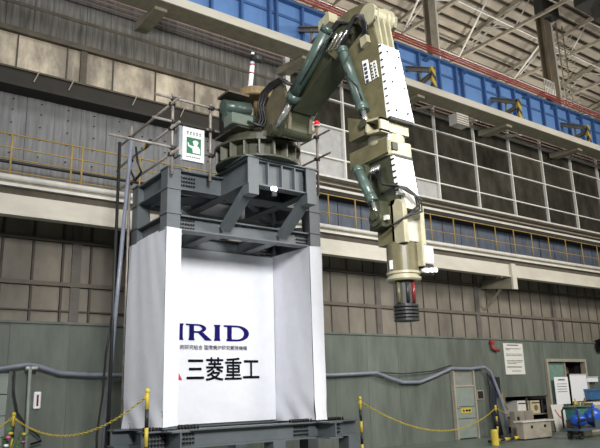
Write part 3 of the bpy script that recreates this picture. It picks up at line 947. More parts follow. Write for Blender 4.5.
# lug box under the forearm, open at the side
lbx = MB()
lbx.prism_x([(6.30, 5.17), (6.02, 5.12), (6.02, 5.09), (6.30, 5.14)], 5.86, 6.02)
lbx.prism_x([(6.33, 4.99), (6.02, 4.95), (6.02, 4.91), (6.33, 4.96)], 5.86, 6.02)
lbx.prism_x([(6.33, 5.17), (6.30, 5.17), (6.30, 4.96), (6.33, 4.96)], 5.86, 6.02)
lbx.prism_x([(6.06, 5.12), (6.02, 5.12), (6.02, 4.92), (6.06, 4.92)], 5.86, 6.02)
lbx.build('bracket_box', M_ivory, ra)
MB().prism_x([(6.72, 5.36), (6.45, 5.24), (6.30, 5.10), (6.35, 4.98), (6.70, 4.98)], 5.88, 6.05).build('cylinder_clevis', M_olive, ra)
B(6.02, 6.41, 6.04, 6.52, 4.95, 5.14).build('forearm_end', M_ivory, ra)
MB().lathe((6.22, 6.30, 4.82), [(0.25, 0), (0.26, 0.02), (0.26, 0.14), (0.24, 0.16)], 48).build('swivel_collar', M_ivory, ra)
wb = MB()
wb.prism_z([(6.0, 6.80), (6.0, 6.10), (6.06, 6.02), (6.42, 6.02), (6.48, 6.10), (6.48, 6.80)], 4.62, 4.84)
wbo = wb.build('wrist_block', M_ivory, ra, bevel=0.015)
B(6.04, 6.14, 6.00, 6.03, 4.68, 4.79).build('sight_hole', M_olivedk, wbo)
MB().prism_x([(6.82, 4.86), (6.04, 4.86), (6.04, 4.64), (6.82, 4.60)], 5.975, 6.0).build('side_plate', M_olive, wbo)
B(6.08, 6.42, 6.015, 6.12, 4.585, 4.62).build('lower_black_strip', M_black, wbo)  # black strip drawn for the shadow under the wrist block
# lower forearm
lf = MB().prism_x([(6.50, 4.62), (6.08, 4.62), (6.02, 4.02), (6.08, 3.92), (6.40, 3.92), (6.50, 4.2)], 6.06, 6.41).build('lower_forearm', M_olivedk, ra)
cp2 = MB().prism_x([(6.08, 4.60), (6.02, 4.60), (5.955, 4.06), (6.02, 4.04)], 6.06, 6.42).build('cover_plate', M_white, ra)
bb = MB()
for i in range(6):
    z = 4.10 + 0.09 * i
    for xx in (6.055, 6.423):
        bb.cyl((xx, 6.02 + (z - 4.1) * 0.11, z), (xx, 5.96 + (z - 4.1) * 0.11, z), 0.011, n=6)
o = bb.build('bolt_heads', M_bolt, cp2); o['kind'] = 'stuff'
MB().prism_x([(6.60, 4.6), (6.50, 4.6), (6.44, 4.05), (6.52, 4.05)], 5.96, 6.06).build('cylinder_clevis', M_olivedk, ra)
MB().prism_x([(6.38, 3.98), (6.18, 3.98), (6.16, 3.62), (6.40, 3.60)], 5.90, 6.06).build('wrist_joint', M_olivedk, ra)
MB().lathe((5.86, 6.26, 3.74), [(0.11, 0), (0.11, 0.1)], 18, 'x').build('wrist_pin', M_olivedk, ra)
B(5.93, 5.97, 6.08, 6.22, 3.70, 3.76).build('valve_block', M_paper, ra)
# hand block and fork
B(6.06, 6.41, 6.10, 6.42, 3.40, 3.94).build('hand_block', M_olive, ra)
for x0 in (6.06, 6.38):
    MB().prism_x([(6.14, 3.98), (6.0, 3.98), (5.92, 3.90), (5.92, 3.38), (6.14, 3.38)], x0, x0 + 0.08).build('fork_plate', M_ivory, ra)
B(6.14, 6.38, 5.98, 6.14, 3.42, 3.72).build('fork_web', mat('grey_casting', (0.42, 0.42, 0.36), 0.5), ra)
B(6.16, 6.36, 5.96, 6.06, 3.86, 4.06).build('bearing_plate', M_lightstrip, ra)
HC = (6.24, 6.16)
MB().lathe((HC[0], HC[1], 3.00), [(0.21, 0), (0.21, 0.38), (0.18, 0.42)], 48).build('hand_barrel', M_olive, ra)
MB().lathe((HC[0], HC[1], 2.90), [(0.21, 0), (0.23, 0.02), (0.23, 0.05), (0.205, 0.06), (0.205, 0.08), (0.225, 0.09), (0.225, 0.12)], 48).build('hand_flange', M_ivory, ra)
MB().lathe((HC[0], HC[1], 2.60), [(0.135, 0), (0.135, 0.30)], 22).build('grip_tube', mat('dark_grip', (0.05, 0.05, 0.045), 0.4), ra)
for a in (-100, -62, -150):
    an = math.radians(a - 20)
    MB().cyl((HC[0] + 0.138 * math.cos(an), HC[1] + 0.138 * math.sin(an), 2.61), (HC[0] + 0.138 * math.cos(an), HC[1] + 0.138 * math.sin(an), 2.89), 0.024).build('guide_bar', {-100: M_black, -62: M_darkred, -150: M_olive}[a], ra)
prof = []
for k in range(5):
    z = 0.045 * k
    prof += [(0.165, z), (0.165, z + 0.028), (0.135, z + 0.031), (0.135, z + 0.044)]
MB().lathe((HC[0], HC[1], 2.38), prof, 26).build('ribbed_end', M_black, ra)
cb = B(6.36, 6.58, 5.90, 6.06, 3.12, 3.36).build('camera_box', M_lightstrip, ra, bevel=0.015)
B(6.33, 6.37, 5.88, 6.08, 3.08, 3.40).build('side_cover', M_ivory, cb)
for (xx, zz) in ((6.40, 3.03), (6.49, 3.04), (6.57, 3.05)):
    MB().cyl((xx, 5.98, zz), (xx, 5.88, zz - 0.01), 0.034, n=12).build('camera_lens', M_white, cb)
B(6.38, 6.58, 5.93, 6.08, 2.98, 3.12).build('camera_mount', M_black, cb)
B(6.02, 6.035, 6.14, 6.19, 3.05, 3.17).build('rating_plate', M_sign, ra)


# hydraulic cylinders
def hyd(name, a, b, c, r, rr_, parent):
    a, b, c = Vector(a), Vector(b), Vector(c)
    o = MB().cyl(a, b, r, n=18).build(name, M_hyd, parent)
    d = (b - a).normalized()
    MB().cyl(b - d * 0.10, b + d * 0.03, r * 1.08, n=18).build('gland', M_hyd, o)
    MB().cyl(a - d * 0.02, a + d * 0.08, r * 1.05, n=18).build('end_cap', M_hyd, o)
    MB().cyl(b, c, rr_, n=12).build('rod', M_chrome, o)
    MB().lathe((c.x - r, c.y, c.z), [(rr_ * 1.7, 0), (rr_ * 1.7, 2 * r)], 14, 'x').build('rod_eye', M_olivedk, o)
    return o


hyd('lift_cylinder', (5.93, 7.12, 7.05), (5.93, 8.12, 6.22), (5.93, 8.66, 5.86), 0.105, 0.055, ra)
hyd('lift_cylinder', (6.52, 7.12, 7.05), (6.52, 8.02, 6.42), (6.52, 8.70, 5.90), 0.105, 0.055, ra)
hyd('forearm_cylinder', (5.92, 6.80, 6.50), (5.92, 6.42, 5.38), (5.92, 6.36, 5.14), 0.085, 0.038, ra)
hyd('wrist_cylinder', (5.90, 6.58, 4.54), (5.90, 6.31, 4.0), (5.90, 6.24, 3.76), 0.075, 0.033, ra)
# hoses over the elbow and wrist
for k in range(4):
    xx = 6.1 + 0.045 * k
    MB().tube([(5.99, 6.95 - 0.03 * k, 6.55), (5.97, 6.75 - 0.03 * k, 6.83), (5.96, 6.55 - 0.02 * k, 6.95), (5.96, 6.42 - 0.02 * k, 6.88), (5.96, 6.36 - 0.02 * k, 6.70), (5.97, 6.36 - 0.02 * k, 6.50)], 0.022, 7).build('hose', M_black, ra)
for k in range(3):
    MB().tube([(5.98, 7.6 - 0.05 * k, 6.7), (5.97, 7.25 - 0.05 * k, 6.95), (5.97, 6.95 - 0.04 * k, 7.08 - 0.03 * k), (5.98, 6.75 - 0.04 * k, 6.98 - .03 * k)], 0.024, 7).build('hose', M_black, ra)
MB().prism_x([(6.42, 6.52), (6.28, 6.52), (6.26, 6.40), (6.40, 6.36)], 5.93, 6.0).build('hose_manifold', M_ivory, ra)
MB().tube([(5.92, 7.0, 6.9), (5.8, 7.15, 6.7), (5.82, 7.4, 6.55), (5.86, 7.8, 6.35), (5.84, 7.9, 6.45)], 0.014, 6).build('hose', M_black, ra)
MB().tube([(5.88, 6.62, 6.35), (5.83, 6.7, 6.15), (5.83, 6.6, 5.95), (5.86, 6.45, 5.75), (5.88, 6.38, 5.5)], 0.012, 6).build('hose', M_black, ra)
for k in range(3):
    MB().tube([(5.99, 6.30 - 0.03 * k, 4.42), (5.94, 6.15, 4.2), (5.98 + 0.08 * k, 5.90, 4.12), (6.2 + 0.06 * k, 5.82, 4.0 - 0.02 * k), (6.22 + 0.04 * k, 5.80, 3.85 - 0.03 * k), (6.10, 5.88, 3.72), (5.98, 6.02, 3.62), (5.94, 6.15, 3.58)], 0.016, 7).build('hose', M_black, ra)
for k in range(4):
    MB().cyl((5.98, 6.36 - 0.045 * k, 4.5), (5.94, 6.36 - 0.045 * k, 4.42), 0.022, n=8).build('hose_fitting', M_chrome, ra)
MB().tube([(5.98, 6.4, 4.45), (5.94, 6.42, 4.2), (5.95, 6.28, 3.95), (5.93, 6.2, 3.7)], 0.018, 6).build('hose', M_black, ra)

# camera mast on the ochre drum
cmst = thing('camera_mast', 'white mast with a black camera on the ochre drum behind the arm', 'camera mast', (6.02, 9.6, 6.97))
MB().cyl((6.02, 9.6, 6.97), (6.10, 9.6, 7.68), 0.045).build('mast', M_sign, cmst)
for t in (0.55, 0.80):
    MB().cyl((6.02 + .08 * t, 9.6, 6.97 + .71 * t), (6.02 + .08 * (t + .04), 9.6, 6.97 + .71 * (t + .04)), 0.047).build('red_band', M_red, cmst)
MB().cyl((6.06, 9.6, 7.70), (6.22, 9.45, 7.64), 0.075).build('camera', M_black, cmst)
MB().cyl((6.09, 9.6, 7.72), (6.10, 9.6, 7.82), 0.03).build('tip', M_sign, cmst)
wl = thing('warning_lamp', 'red warning lamp on a yellow arm to the right of the arm base', 'lamp', (7.4, 9.4, 6.3))
MB().sphere((7.43, 9.4, 6.60), 0.06, (1, 1, 1)).build('lens', M_redlamp, wl)
MB().cyl((7.43, 9.4, 6.53), (7.43, 9.4, 6.56), 0.06).build('collar', M_sign, wl)
MB().tube([(7.43, 9.4, 6.53), (7.40, 9.4, 6.44), (7.25, 9.45, 6.32), (7.05, 9.5, 6.28)], 0.03, 7).build('yellow_arm', M_yellow, wl)
MB().cyl((7.05, 9.5, 5.47), (7.05, 9.5, 6.30), 0.03).build('post', M_pipe, wl)

# ================================================================== SCAFFOLD RAILS
sc_ = thing('scaffold_railing', 'grey scaffold pipe railing on the left corner of the stand', 'railing', (4.62, 10, 5.38))


def pipe(a, b, r=0.026, parent=None, name='pipe'):
    return MB().cyl(a, b, r, n=8).build(name, M_pipe, parent)


def clamp(p, parent):
    MB().cyl((p[0] - 0.05, p[1], p[2]), (p[0] + 0.05, p[1], p[2]), 0.042, n=8).build('clamp', M_clamp, parent)


pipe((4.62, 9.9, 5.2), (4.61, 9.9, 6.70), 0.028, sc_, 'upright')
pipe((5.36, 9.9, 5.2), (5.36, 9.9, 6.68), 0.028, sc_, 'upright')
pipe((4.62, 11.75, 0.9), (4.60, 11.75, 6.75), 0.028, sc_, 'upright')
for z, xa, xb in ((6.60, 4.26, 5.75), (6.16, 4.22, 5.75), (5.68, 3.48, 5.36)):
    pipe((xa, 9.86, z), (xb, 9.86, z), 0.024, sc_, 'rail')
    clamp((4.62, 9.87, z), sc_)
    clamp((5.36, 9.87, z), sc_)
for z in (6.50, 6.04, 5.56):
    pipe((4.58, 9.55, z), (4.58, 12.2, z), 0.024, sc_, 'rail')
    clamp((4.60, 11.75, z), sc_)
    clamp((4.60, 9.9, z), sc_)
sr = thing('scaffold_railing', 'thin scaffold pipe railing on the right side of the stand top', 'railing', (7.55, 9.7, 5.4))
pipe((7.86, 9.98, 5.38), (7.88, 9.98, 6.75), 0.026, sr, 'upright')
pipe((7.86, 11.3, 5.38), (7.88, 11.3, 6.75), 0.026, sr, 'upright')
for z in (6.12, 6.6):
    pipe((7.84, 9.5, z), (7.84, 11.6, z), 0.022, sr, 'rail')
    clamp((7.86, 9.98, z), sr)
    clamp((7.86, 11.3, z), sr)
for i, (a, b, m, l, r) in enumerate((((4.40, 11.22, 6.25), (4.40, 12.12, 0.0), M_hose, 'blue-grey', 0.038), ((4.36, 11.72, 6.35), (4.36, 11.70, 0.0), M_black, 'black', 0.030))):
    tag(MB().cyl(a, b, r, n=10).build('standing_pole', m), '%s pole reaching from the floor up the left side of the stand' % l, 'pole')
tag(MB().tube([(4.36, 11.74, 3.0), (4.33, 11.9, 2.3), (4.36, 12.05, 1.6), (4.3, 12.1, 0.9), (4.34, 12.12, 0.02)], 0.02, 6).build('drop_cable', M_black), 'thin black cable drooping down beside the left pole', 'cable')
tag(MB().tube([(4.48, 11.2, 6.1), (4.44, 11.0, 5.75), (4.46, 10.85, 5.5), (4.45, 11.1, 5.4), (4.47, 11.4, 5.7), (4.46, 11.6, 5.2)], 0.022, 6).build('looped_cable', M_black), 'black cable looped over the scaffold rail at the stand corner', 'cable')
# striped clip on the rail
tag(MB().bar((4.57, 11.0, 6.04), (4.57, 10.7, 6.08), 0.05, 0.08).build('striped_tape', M_hazard), 'yellow and black tape wrapped on the middle scaffold rail', 'tape')

# safety sign box
sg = thing('safety_sign', 'white sign with a green worker pictogram on the scaffold railing', 'sign', (4.97, 9.8, 5.48))
B(4.76, 5.18, 9.78, 9.86, 5.47, 6.09).build('board', M_sign, sg, bevel=0.008)
B(4.70, 4.76, 9.80, 10.05, 5.55, 6.15).build('side_case', mat('grey_case', (0.30, 0.31, 0.33), 0.5), sg, bevel=0.008)
B(4.68, 5.2, 9.74, 10.0, 6.10, 6.13).build('hood', M_clamp, sg)
B(4.83, 5.11, 9.776, 9.78, 5.60, 5.90).build('green_field', M_signgreen, sg)
pic = MB()
n = 16
ctr = (5.0, 5.80)
pic.prism_y([(ctr[0] + 0.045 * math.cos(2 * PI * i / n), ctr[1] + 0.045 * math.sin(2 * PI * i / n)) for i in range(n)], 9.771, 9.775)
pic.prism_y([(4.94, 5.815), (5.06, 5.815), (5.045, 5.845), (5.0, 5.862), (4.955, 5.845)], 9.770, 9.774)
pic.prism_y([(4.95, 5.62), (5.09, 5.62), (5.09, 5.70), (5.05, 5.755), (4.97, 5.755), (4.94, 5.70)], 9.771, 9.775)
pic.prism_y([(4.96, 5.74), (4.93, 5.70), (4.86, 5.73), (4.845, 5.80), (4.865, 5.80), (4.88, 5.755), (4.93, 5.745)], 9.771, 9.775)
pic.build('worker_figure', M_sign, sg)
pr = MB()
for i in range(5):
    xx = 4.83 + 0.06 * i
    pr.box(xx, xx + 0.04, 9.776, 9.779, 5.99, 6.0).box(xx + 0.005, xx + 0.035, 9.776, 9.779, 5.96, 5.968).box(xx + 0.016, xx + 0.024, 9.776, 9.779, 5.945, 6.01)
for i in range(8):
    xx = 4.83 + 0.035 * i
    pr.box(xx, xx + 0.022, 9.776, 9.779, 5.53, 5.55)
pr.build('print', M_ink, sg)

# ================================================================== FLOOR-LEVEL THINGS
def stanchion(x, y, h, label, fat=False):
    t = thing('chain_post', label, 'post', (x, y, 0), 'yellow and black chain posts')
    MB().lathe((x, y, 0), [(0.16, 0), (0.16, 0.03), (0.06, 0.06)], 18).build('foot', M_black, t)
    n = 6
    r = 0.028
    for i in range(n):
        z0 = 0.05 + (h - 0.05) * i / n
        z1 = 0.05 + (h - 0.05) * (i + 1) / n
        MB().cyl((x, y, z0), (x, y, z1), r, n=12).build('band', M_yellow2 if i % 2 else M_black, t)
    MB().sphere((x, y, h), 0.04).build('cap', M_yellow2, t)
    MB().tube([(x - 0.035, y, h - 0.12), (x - 0.06, y - .02, h - 0.10), (x - 0.05, y, h - 0.07), (x - 0.03, y, h - 0.08)], 0.01, 6).build('hook', M_yellow2, t)
    return t


stanchion(4.07, 9.4, 1.61, 'yellow and black chain post in front of the left sheeting')
stanchion(3.09, 13.0, 1.30, 'yellow and black chain post at the far left beside the flowers')
stanchion(9.14, 10.5, 1.38, 'yellow and black chain post to the right of the stand')
stanchion(17.5, 13.7, 0.95, 'thin chain post among the clutter by the cupboard door')


def chain(a, b, sag, label):
    a, b = Vector(a), Vector(b)
    L = (b - a).length
    n = max(20, int(L / 0.06))
    mb = MB()
    pts = []
    for i in range(n + 1):
        t = i / n
        p = a.lerp(b, t)
        p.z -= sag * 4 * t * (1 - t)
        pts.append(p)
    for i in range(n):
        p, q = pts[i], pts[i + 1]
        d = (q - p).normalized()
        s = d.cross(Vector((0, 0, 1))).normalized() if i % 2 else Vector((0, 0, 1))
        s = (s - d * s.dot(d)).normalized()
        c = (p + q) / 2
        l = (q - p).length * 0.68
        ring = [c + d * l * math.cos(2 * PI * k / 8) + s * 0.016 * math.sin(2 * PI * k / 8) for k in range(8)]
        mb.tube(ring + [ring[0]], 0.006, 4)
    return tag(mb.build('plastic_chain', M_yellow2), label, 'chain', 'yellow plastic chains')


chain((3.09, 13.0, 1.24), (4.04, 9.4, 1.52), 0.42, 'yellow chain sagging between the far left post and the post by the sheeting')
chain((9.17, 10.5, 1.31), (17.5, 13.7, 0.90), 0.62, 'yellow chain from the post right of the stand to the cupboard door')
chain((1.6, 12.6, 1.05), (3.06, 13.0, 1.24), 0.25, 'short yellow chain leaving the left edge of the picture')
chain((17.52, 13.7, 0.90), (19.3, 13.95, 0.62), 0.10, 'short yellow chain running behind the beige cabinet')

bl = thing('yellow_bollard', 'short thick yellow bollard with a striped bar on the floor at the right', 'bollard', (15.3, 12.1, 0))
MB().lathe((15.3, 12.1, 0), [(0.10, 0), (0.10, 0.37), (0.085, 0.41)], 18).build('body', M_yellow2, bl)
for i in range(6):
    MB().cyl((15.18 + 0.28 * i, 12.2 + 0.05 * i, 0.10), (15.46 + 0.28 * i, 12.25 + 0.05 * i, 0.10), 0.045).build('striped_bar', M_yellow2 if i % 2 else M_black, bl)

# hoses along the green wall
tag(MB().tube([(1.0, 14.14, 2.05), (2.2, 14.14, 2.10), (3.05, 14.14, 2.15), (3.55, 14.14, 2.23), (3.75, 14.14, 2.20), (4.2, 14.14, 2.06), (4.8, 14.14, 2.02), (5.6, 14.14, 2.0), (7, 14.14, 1.98)], 0.05, 9).build('wall_hose', M_hose), 'thick blue-grey hose along the dark green wall at the left', 'hose')
tag(MB().tube([(10.0, 14.14, 1.97), (11.4, 14.14, 1.97), (12.4, 14.14, 2.0), (12.97, 14.14, 2.02), (13.5, 14.14, 1.86), (14.0, 14.14, 1.74), (14.7, 14.14, 1.74), (15.4, 14.14, 1.92), (16.1, 14.14, 2.13), (17.0, 14.14, 2.12), (17.7, 14.14, 2.18), (17.95, 14.10, 2.0), (18.15, 14.0, 1.3), (18.3, 13.95, 0.7), (18.28, 13.9, 0.05)], 0.05, 9).build('wall_hose', M_hose), 'thick pale hose looping along the green wall over the door at the right', 'hose')
tag(MB().tube([(12.97, 14.12, 2.03), (14.0, 14.12, 1.98), (15.2, 14.12, 2.05), (16.1, 14.12, 2.22)], 0.018, 6).build('thin_cable', M_black), 'thin black cable running above the sagging pale hose', 'cable')
hp = thing('hose_post', 'thin grey post holding up the hose at the left', 'post', (3.6, 14.1, 0))
MB().cyl((3.62, 14.05, 0.08), (3.58, 14.05, 2.19), 0.035).build('pole', M_doorg, hp)
B(3.52, 3.72, 13.95, 14.15, 0, 0.09).build('foot', M_doorg, hp)
MB().cyl((3.5, 14.05, 2.16), (3.72, 14.05, 2.16), 0.03).build('saddle', M_lightstrip, hp)
tag(MB().tube([(3.30, 14.1, 2.1), (3.32, 14.12, 1.7), (3.42, 14.12, 1.3), (3.6, 14.12, 1.05), (3.85, 14.12, 0.85), (3.9, 14.1, 0.75), (3.7, 14.1, 0.7)], 0.022, 6).build('thin_cable', M_black), 'thin black cable curling down behind the hose post', 'cable')
th = thing('wall_thermometer', 'white oblong thermometer with a dark red column on the green wall', 'thermometer', (3.8, 14.25, 1.4))
B(3.74, 3.88, 14.22, 14.28, 1.36, 1.70).build('case', M_sign, th, bevel=0.02)
B(3.79, 3.83, 14.215, 14.222, 1.42, 1.64).build('scale_strip', M_darkred, th)
gp = thing('green_shutter', 'pale green shutter door at the left edge of the wall', 'door', (2.6, 14.25, 0))
for i in range(5):
    B(1.7, 3.22, 14.20, 14.27, 0.05 + 0.405 * i, 0.44 + 0.405 * i).build('board', M_doorg, gp)
B(3.22, 3.27, 14.18, 14.28, 0, 2.1).build('frame', M_green, gp)
fp = thing('flower_pot', 'small planter with green leaves and a few pink flowers', 'plant', (2.85, 12.4, 0))
MB().lathe((2.85, 12.4, 0), [(0.16, 0), (0.24, 0.30), (0.26, 0.31), (0.26, 0.36), (0.2, 0.36)], 18).build('pot', M_black, fp)
for k in range(70):
    a = random.uniform(0, 6.28)
    rd = random.uniform(0.02, 0.38)
    z = random.uniform(0.4, 1.05)
    p = Vector((2.85 + rd * math.cos(a), 12.4 + rd * math.sin(a), z))
    d = Vector((math.cos(a), math.sin(a), random.uniform(-.3, .9))).normalized() * random.uniform(0.10, 0.17)
    s = d.cross(Vector((0, 0, 1))).normalized() * 0.045
    MB()._add([p, p + d * .5 + s, p + d, p + d * .5 - s], [(0, 1, 2, 3)]).build('leaf', M_leaf, fp)
for k in range(9):
    a = random.uniform(0, 6.28)
    MB().sphere((2.85 + 0.28 * math.cos(a), 12.4 + 0.28 * math.sin(a), random.uniform(0.8, 1.12)), 0.045, (1, 1, .6), 7, 5).build('flower', [M_pink, M_yellow2, M_sign][k % 3], fp)
for k in range(8):
    a = k * 0.8
    MB().tube([(2.85, 12.4, 0.3), (2.85 + .15 * math.cos(a), 12.4 + .15 * math.sin(a), 0.65), (2.85 + .26 * math.cos(a), 12.4 + .26 * math.sin(a), 0.95)], 0.008, 4).build('stem', M_leaf, fp)

# cupboard door in the green wall
dr_ = setting('door_1', (16.8, 14.3, 0))
fr = MB()
fr.box(16.22, 16.28, 14.18, 14.3, 0, 2.06).box(17.18, 17.23, 14.18, 14.3, 0, 2.06).box(16.22, 17.23, 14.18, 14.3, 2.06, 2.12).box(16.28, 17.18, 14.2, 14.3, 1.57, 1.62)
fr.build('door_frame', M_beige, dr_)
B(16.29, 17.17, 14.24, 14.29, 1.62, 2.05).build('top_panel', mat('grey_panel', (0.22, 0.225, 0.20), 0.5), dr_)
for z0, z1 in ((0.98, 1.56), (0.62, 0.96), (0.04, 0.60)):
    B(16.29, 17.17, 14.23, 14.29, z0, z1).build('door_panel', M_doorg, dr_)
yl = B(16.50, 16.98, 14.215, 14.23, 0.78, 0.92).build('door_sign', M_yellow2, dr_)
MB().prism_y([(16.56, 0.82), (16.66, 0.82), (16.61, 0.90)], 14.21, 14.215).box(16.70, 16.80, 14.21, 14.215, 0.82, 0.88).box(16.83, 16.93, 14.21, 14.215, 0.82, 0.88).build('print', M_ink, yl)
MB().cyl((16.35, 14.23, 0.95), (16.35, 14.16, 0.95), 0.03).build('handle', M_chrome, dr_)
hb = thing('wall_hatch', 'small black square hatch with a pale rim beside the cupboard door', 'hatch', (17.55, 14.28, 1.2))
B(17.36, 17.70, 14.26, 14.30, 1.16, 1.45).build('rim', M_beige, hb)
B(17.40, 17.66, 14.25, 14.26, 1.19, 1.42).build('opening', M_black, hb)

ct = thing('cable_bundle', 'bundle of dark blue cables hanging on the wall below the hose bend', 'cables', (18.05, 14.1, 0))
for k in range(6):
    xx = 17.85 + 0.06 * k
    MB().tube([(xx, 14.18, 2.0 - .05 * k), (xx + 0.03, 14.12, 1.5), (xx - 0.02, 14.15, 1.0), (xx + 0.02, 14.1, 0.5), (xx + .04, 14.05, 0.03)], 0.022, 6).build('cable', mat('navy_cable', (0.02, 0.03, 0.06), 0.5) if k % 2 else M_black, ct)
MB().box(18.2, 18.5, 14.2, 14.29, 1.25, 1.85).build('switch_box', M_black, ct)
yt = MB().tube([(18.42, 14.1, 1.35), (18.38, 14.08, 1.15), (18.45, 14.05, 1.0), (18.5, 14.0, 0.8)], 0.02, 6).build('cable', M_yellow, ct)

nt_ = thing('wall_notice', 'large white notice with lines of small print on the green wall', 'notice', (19.5, 14.28, 1.93))
B(18.96, 20.02, 14.265, 14.285, 1.93, 2.97).build('sheet', M_paper, nt_)
prn = MB()
for z, xa, xb, h in ((2.89, 19.15, 19.8, 0.04), (2.78, 19.06, 19.9, 0.022), (2.74, 19.06, 19.3, 0.02), (2.60, 19.06, 19.92, 0.02), (2.55, 19.06, 19.92, 0.022), (2.38, 19.06, 19.92, 0.022), (2.33, 19.06, 19.88, 0.022), (2.28, 19.1, 19.6, 0.02), (2.16, 19.06, 19.86, 0.035), (2.03, 19.3, 19.8, 0.025)):
    xx = xa
    while xx < xb:
        prn.box(xx, xx + 0.035, 14.262, 14.264, z, z + h)
        xx += 0.05
prn.build('print', M_inkgrey, nt_)

# shelf full of boxes in the recess
shf = thing('recess_shelf', 'dark steel shelf standing in the recess below the green wall', 'shelf', (20, 14.9, 0))
for z in (0.28, 0.60):
    B(18.85, 21.7, 14.45, 15.3, z - 0.03, z).build('shelf_board', M_tanst, shf)
for xx in (18.88, 20.2, 21.65):
    B(xx - 0.03, xx + 0.03, 14.45, 14.5, 0, 1.15).build('upright', M_brownsteel, shf)
for nm, x0, x1, z1, m, l in (('white_case', 19.72, 20.34, 1.06, M_paper, 'white case on the recess shelf'), ('meter_case', 20.46, 20.98, 1.04, mat('pale_yellow_case', (0.52, 0.47, 0.30), 0.5), 'pale yellow case with a round dial on the recess shelf'), ('black_case', 21.10, 21.62, 1.08, M_black, 'black equipment case on the recess shelf')):
    t = thing(nm, l, 'case', ((x0 + x1) / 2, 14.8, 0.6), 'cases in the recess')
    B(x0, x1, 14.5, 15.1, 0.60, z1).build('body', m, t, bevel=0.02)
    B(x0 + 0.04, x1 - 0.04, 14.485, 14.5, 0.95, 0.98).build('lid_seam', M_bolt, t)
    if nm == 'meter_case':
        MB().cyl(((x0 + x1) / 2, 14.5, 0.8), ((x0 + x1) / 2, 14.47, 0.8), 0.09, n=18).build('dial', M_tan, t)
    if nm == 'black_case':
        B(x0 + 0.1, x0 + 0.3, 14.47, 14.5, 0.72, 0.86).build('label', M_inkgrey, t)
for k, (x0, x1, l) in enumerate(((18.95, 19.3, 'left'), (19.4, 19.68, 'right'))):
    t = thing('dark_carton', 'small dark carton low in the recess, the %s one of two' % l, 'carton', (x0, 14.8, 0.28))
    B(x0, x1, 14.55, 15.0, 0.28, 0.52).build('body', M_brownsteel, t, bevel=0.01)
    B(x0 + .02, x1 - .02, 14.54, 14.55, 0.46, 0.47).build('lid', M_bolt, t)

# cabinets on the floor in front
cbn = thing('beige_cabinet', 'low beige steel cabinet lying in front of the recess', 'cabinet', (17.8, 12.7, 0))
B(17.05, 18.42, 12.42, 12.68, 0.03, 0.50).build('body', M_beige, cbn, bevel=0.015)
MB().prism_x([(12.38, 0.50), (12.72, 0.50), (12.72, 0.54), (12.38, 0.53)], 17.0, 18.6).build('lid', M_lightstrip, cbn)
for xx in (17.4, 18.05):
    B(xx, xx + 0.08, 12.40, 12.42, 0.33, 0.40).build('latch', M_bolt, cbn)
B(17.1, 18.38, 12.45, 12.66, 0, 0.03).build('plinth', M_bolt, cbn)
bx2 = thing('beige_carton', 'tall beige carton with a dark handle hole behind the low cabinet', 'carton', (17.6, 13.3, 0))
B(17.75, 18.7, 13.2, 13.4, 0, 0.78).build('body', mat('drab_board', (0.23, 0.205, 0.165), 0.7), bx2, bevel=0.01)
B(17.86, 17.96, 13.19, 13.2, 0.5, 0.62).build('handle_hole', M_bolt, bx2)
for xx in (18.25,):
    B(xx, xx + 0.01, 13.195, 13.2, 0.05, 0.75).build('seam', M_bolt, bx2)

# doorway with green glass
dw = setting('door_2', (22.5, 14.3, 0))
MB().box(21.22, 21.32, 14.2, 14.4, 0, 2.36).box(23.66, 23.76, 14.2, 14.4, 0, 2.36).box(21.22, 23.76, 14.2, 14.4, 2.36, 2.46).build('door_frame', M_beige, dw)
B(21.34, 22.45, 14.36, 14.40, 0.05, 2.34).build('glass_panel', M_greengl, dw)
B(22.45, 22.52, 14.3, 14.42, 0, 2.36).build('mullion', M_beige, dw)
B(22.55, 23.62, 14.9, 14.96, 1.95, 2.2).build('inner_shelf', M_beige, dw)


def board(name, x0, x1, z0, z1, y, m, label, cat, lines=0, tilt=0.0):
    t = thing(name, label, cat, ((x0 + x1) / 2, y, z0))
    MB().prism_x([(y - tilt, z0), (y - tilt + 0.02, z0), (y + 0.02, z1), (y, z1)], x0, x1).build('sheet', m, t)
    if lines:
        mb = MB()
        mb.box(x0 + 0.22, x1 - 0.22, y - tilt - 0.01, y - tilt - 0.004, z1 - 0.12, z1 - 0.08)
        for i in range(lines):
            z = z1 - 0.25 - 0.09 * i
            mb.box(x0 + 0.12, x1 - 0.12, y - tilt - 0.01, y - tilt - 0.004, z, z + 0.015)
        mb.build('print', M_inkgrey, t)
    else:
        mb = MB()
        mb.bar((x0, y - 0.01, z1), (x1, y - 0.01, z1), 0.03, 0.03).build('clip_bar', M_lightstrip, t)
    return t


board('paper_sheet', 21.50, 22.34, 0.88, 1.82, 14.16, M_sign, 'white printed sheet hung over the green glass door', 'paper', 4)
board('white_board', 22.40, 23.46, 0.95, 1.90, 14.10, M_sign, 'larger blank white board next to the printed sheet in the doorway', 'board')
board('white_card', 23.55, 24.3, 1.62, 1.80, 14.14, M_sign, 'small white card at the right end of the doorway', 'card')
lsh = MB().prism_x([(14.0, 0.0), (14.02, 0.0), (14.14, 0.88), (14.12, 0.88)], 21.05, 21.8)
t = thing('leaning_panel', 'white panel leaning below the printed sheet beside the cart', 'panel', (21.3, 13.9, 0))
lsh.build('sheet', M_paper, t)
MB().tube([(21.2, 14.08, 0.72), (21.35, 14.04, 0.5), (21.55, 14.02, 0.4)], 0.012, 5).build('cord', M_redprint, t)
bb_ = thing('blue_crate', 'blue plastic crate on the far right by the doorway', 'crate', (23.9, 14.0, 0.95))
B(23.2, 24.6, 13.85, 14.15, 0.97, 1.33).build('body', mat('blue_crate_plastic', (0.04, 0.14, 0.30), 0.5), bb_, bevel=0.02)
B(23.15, 24.65, 13.82, 14.18, 1.30, 1.37).build('rim', M_blue2, bb_)
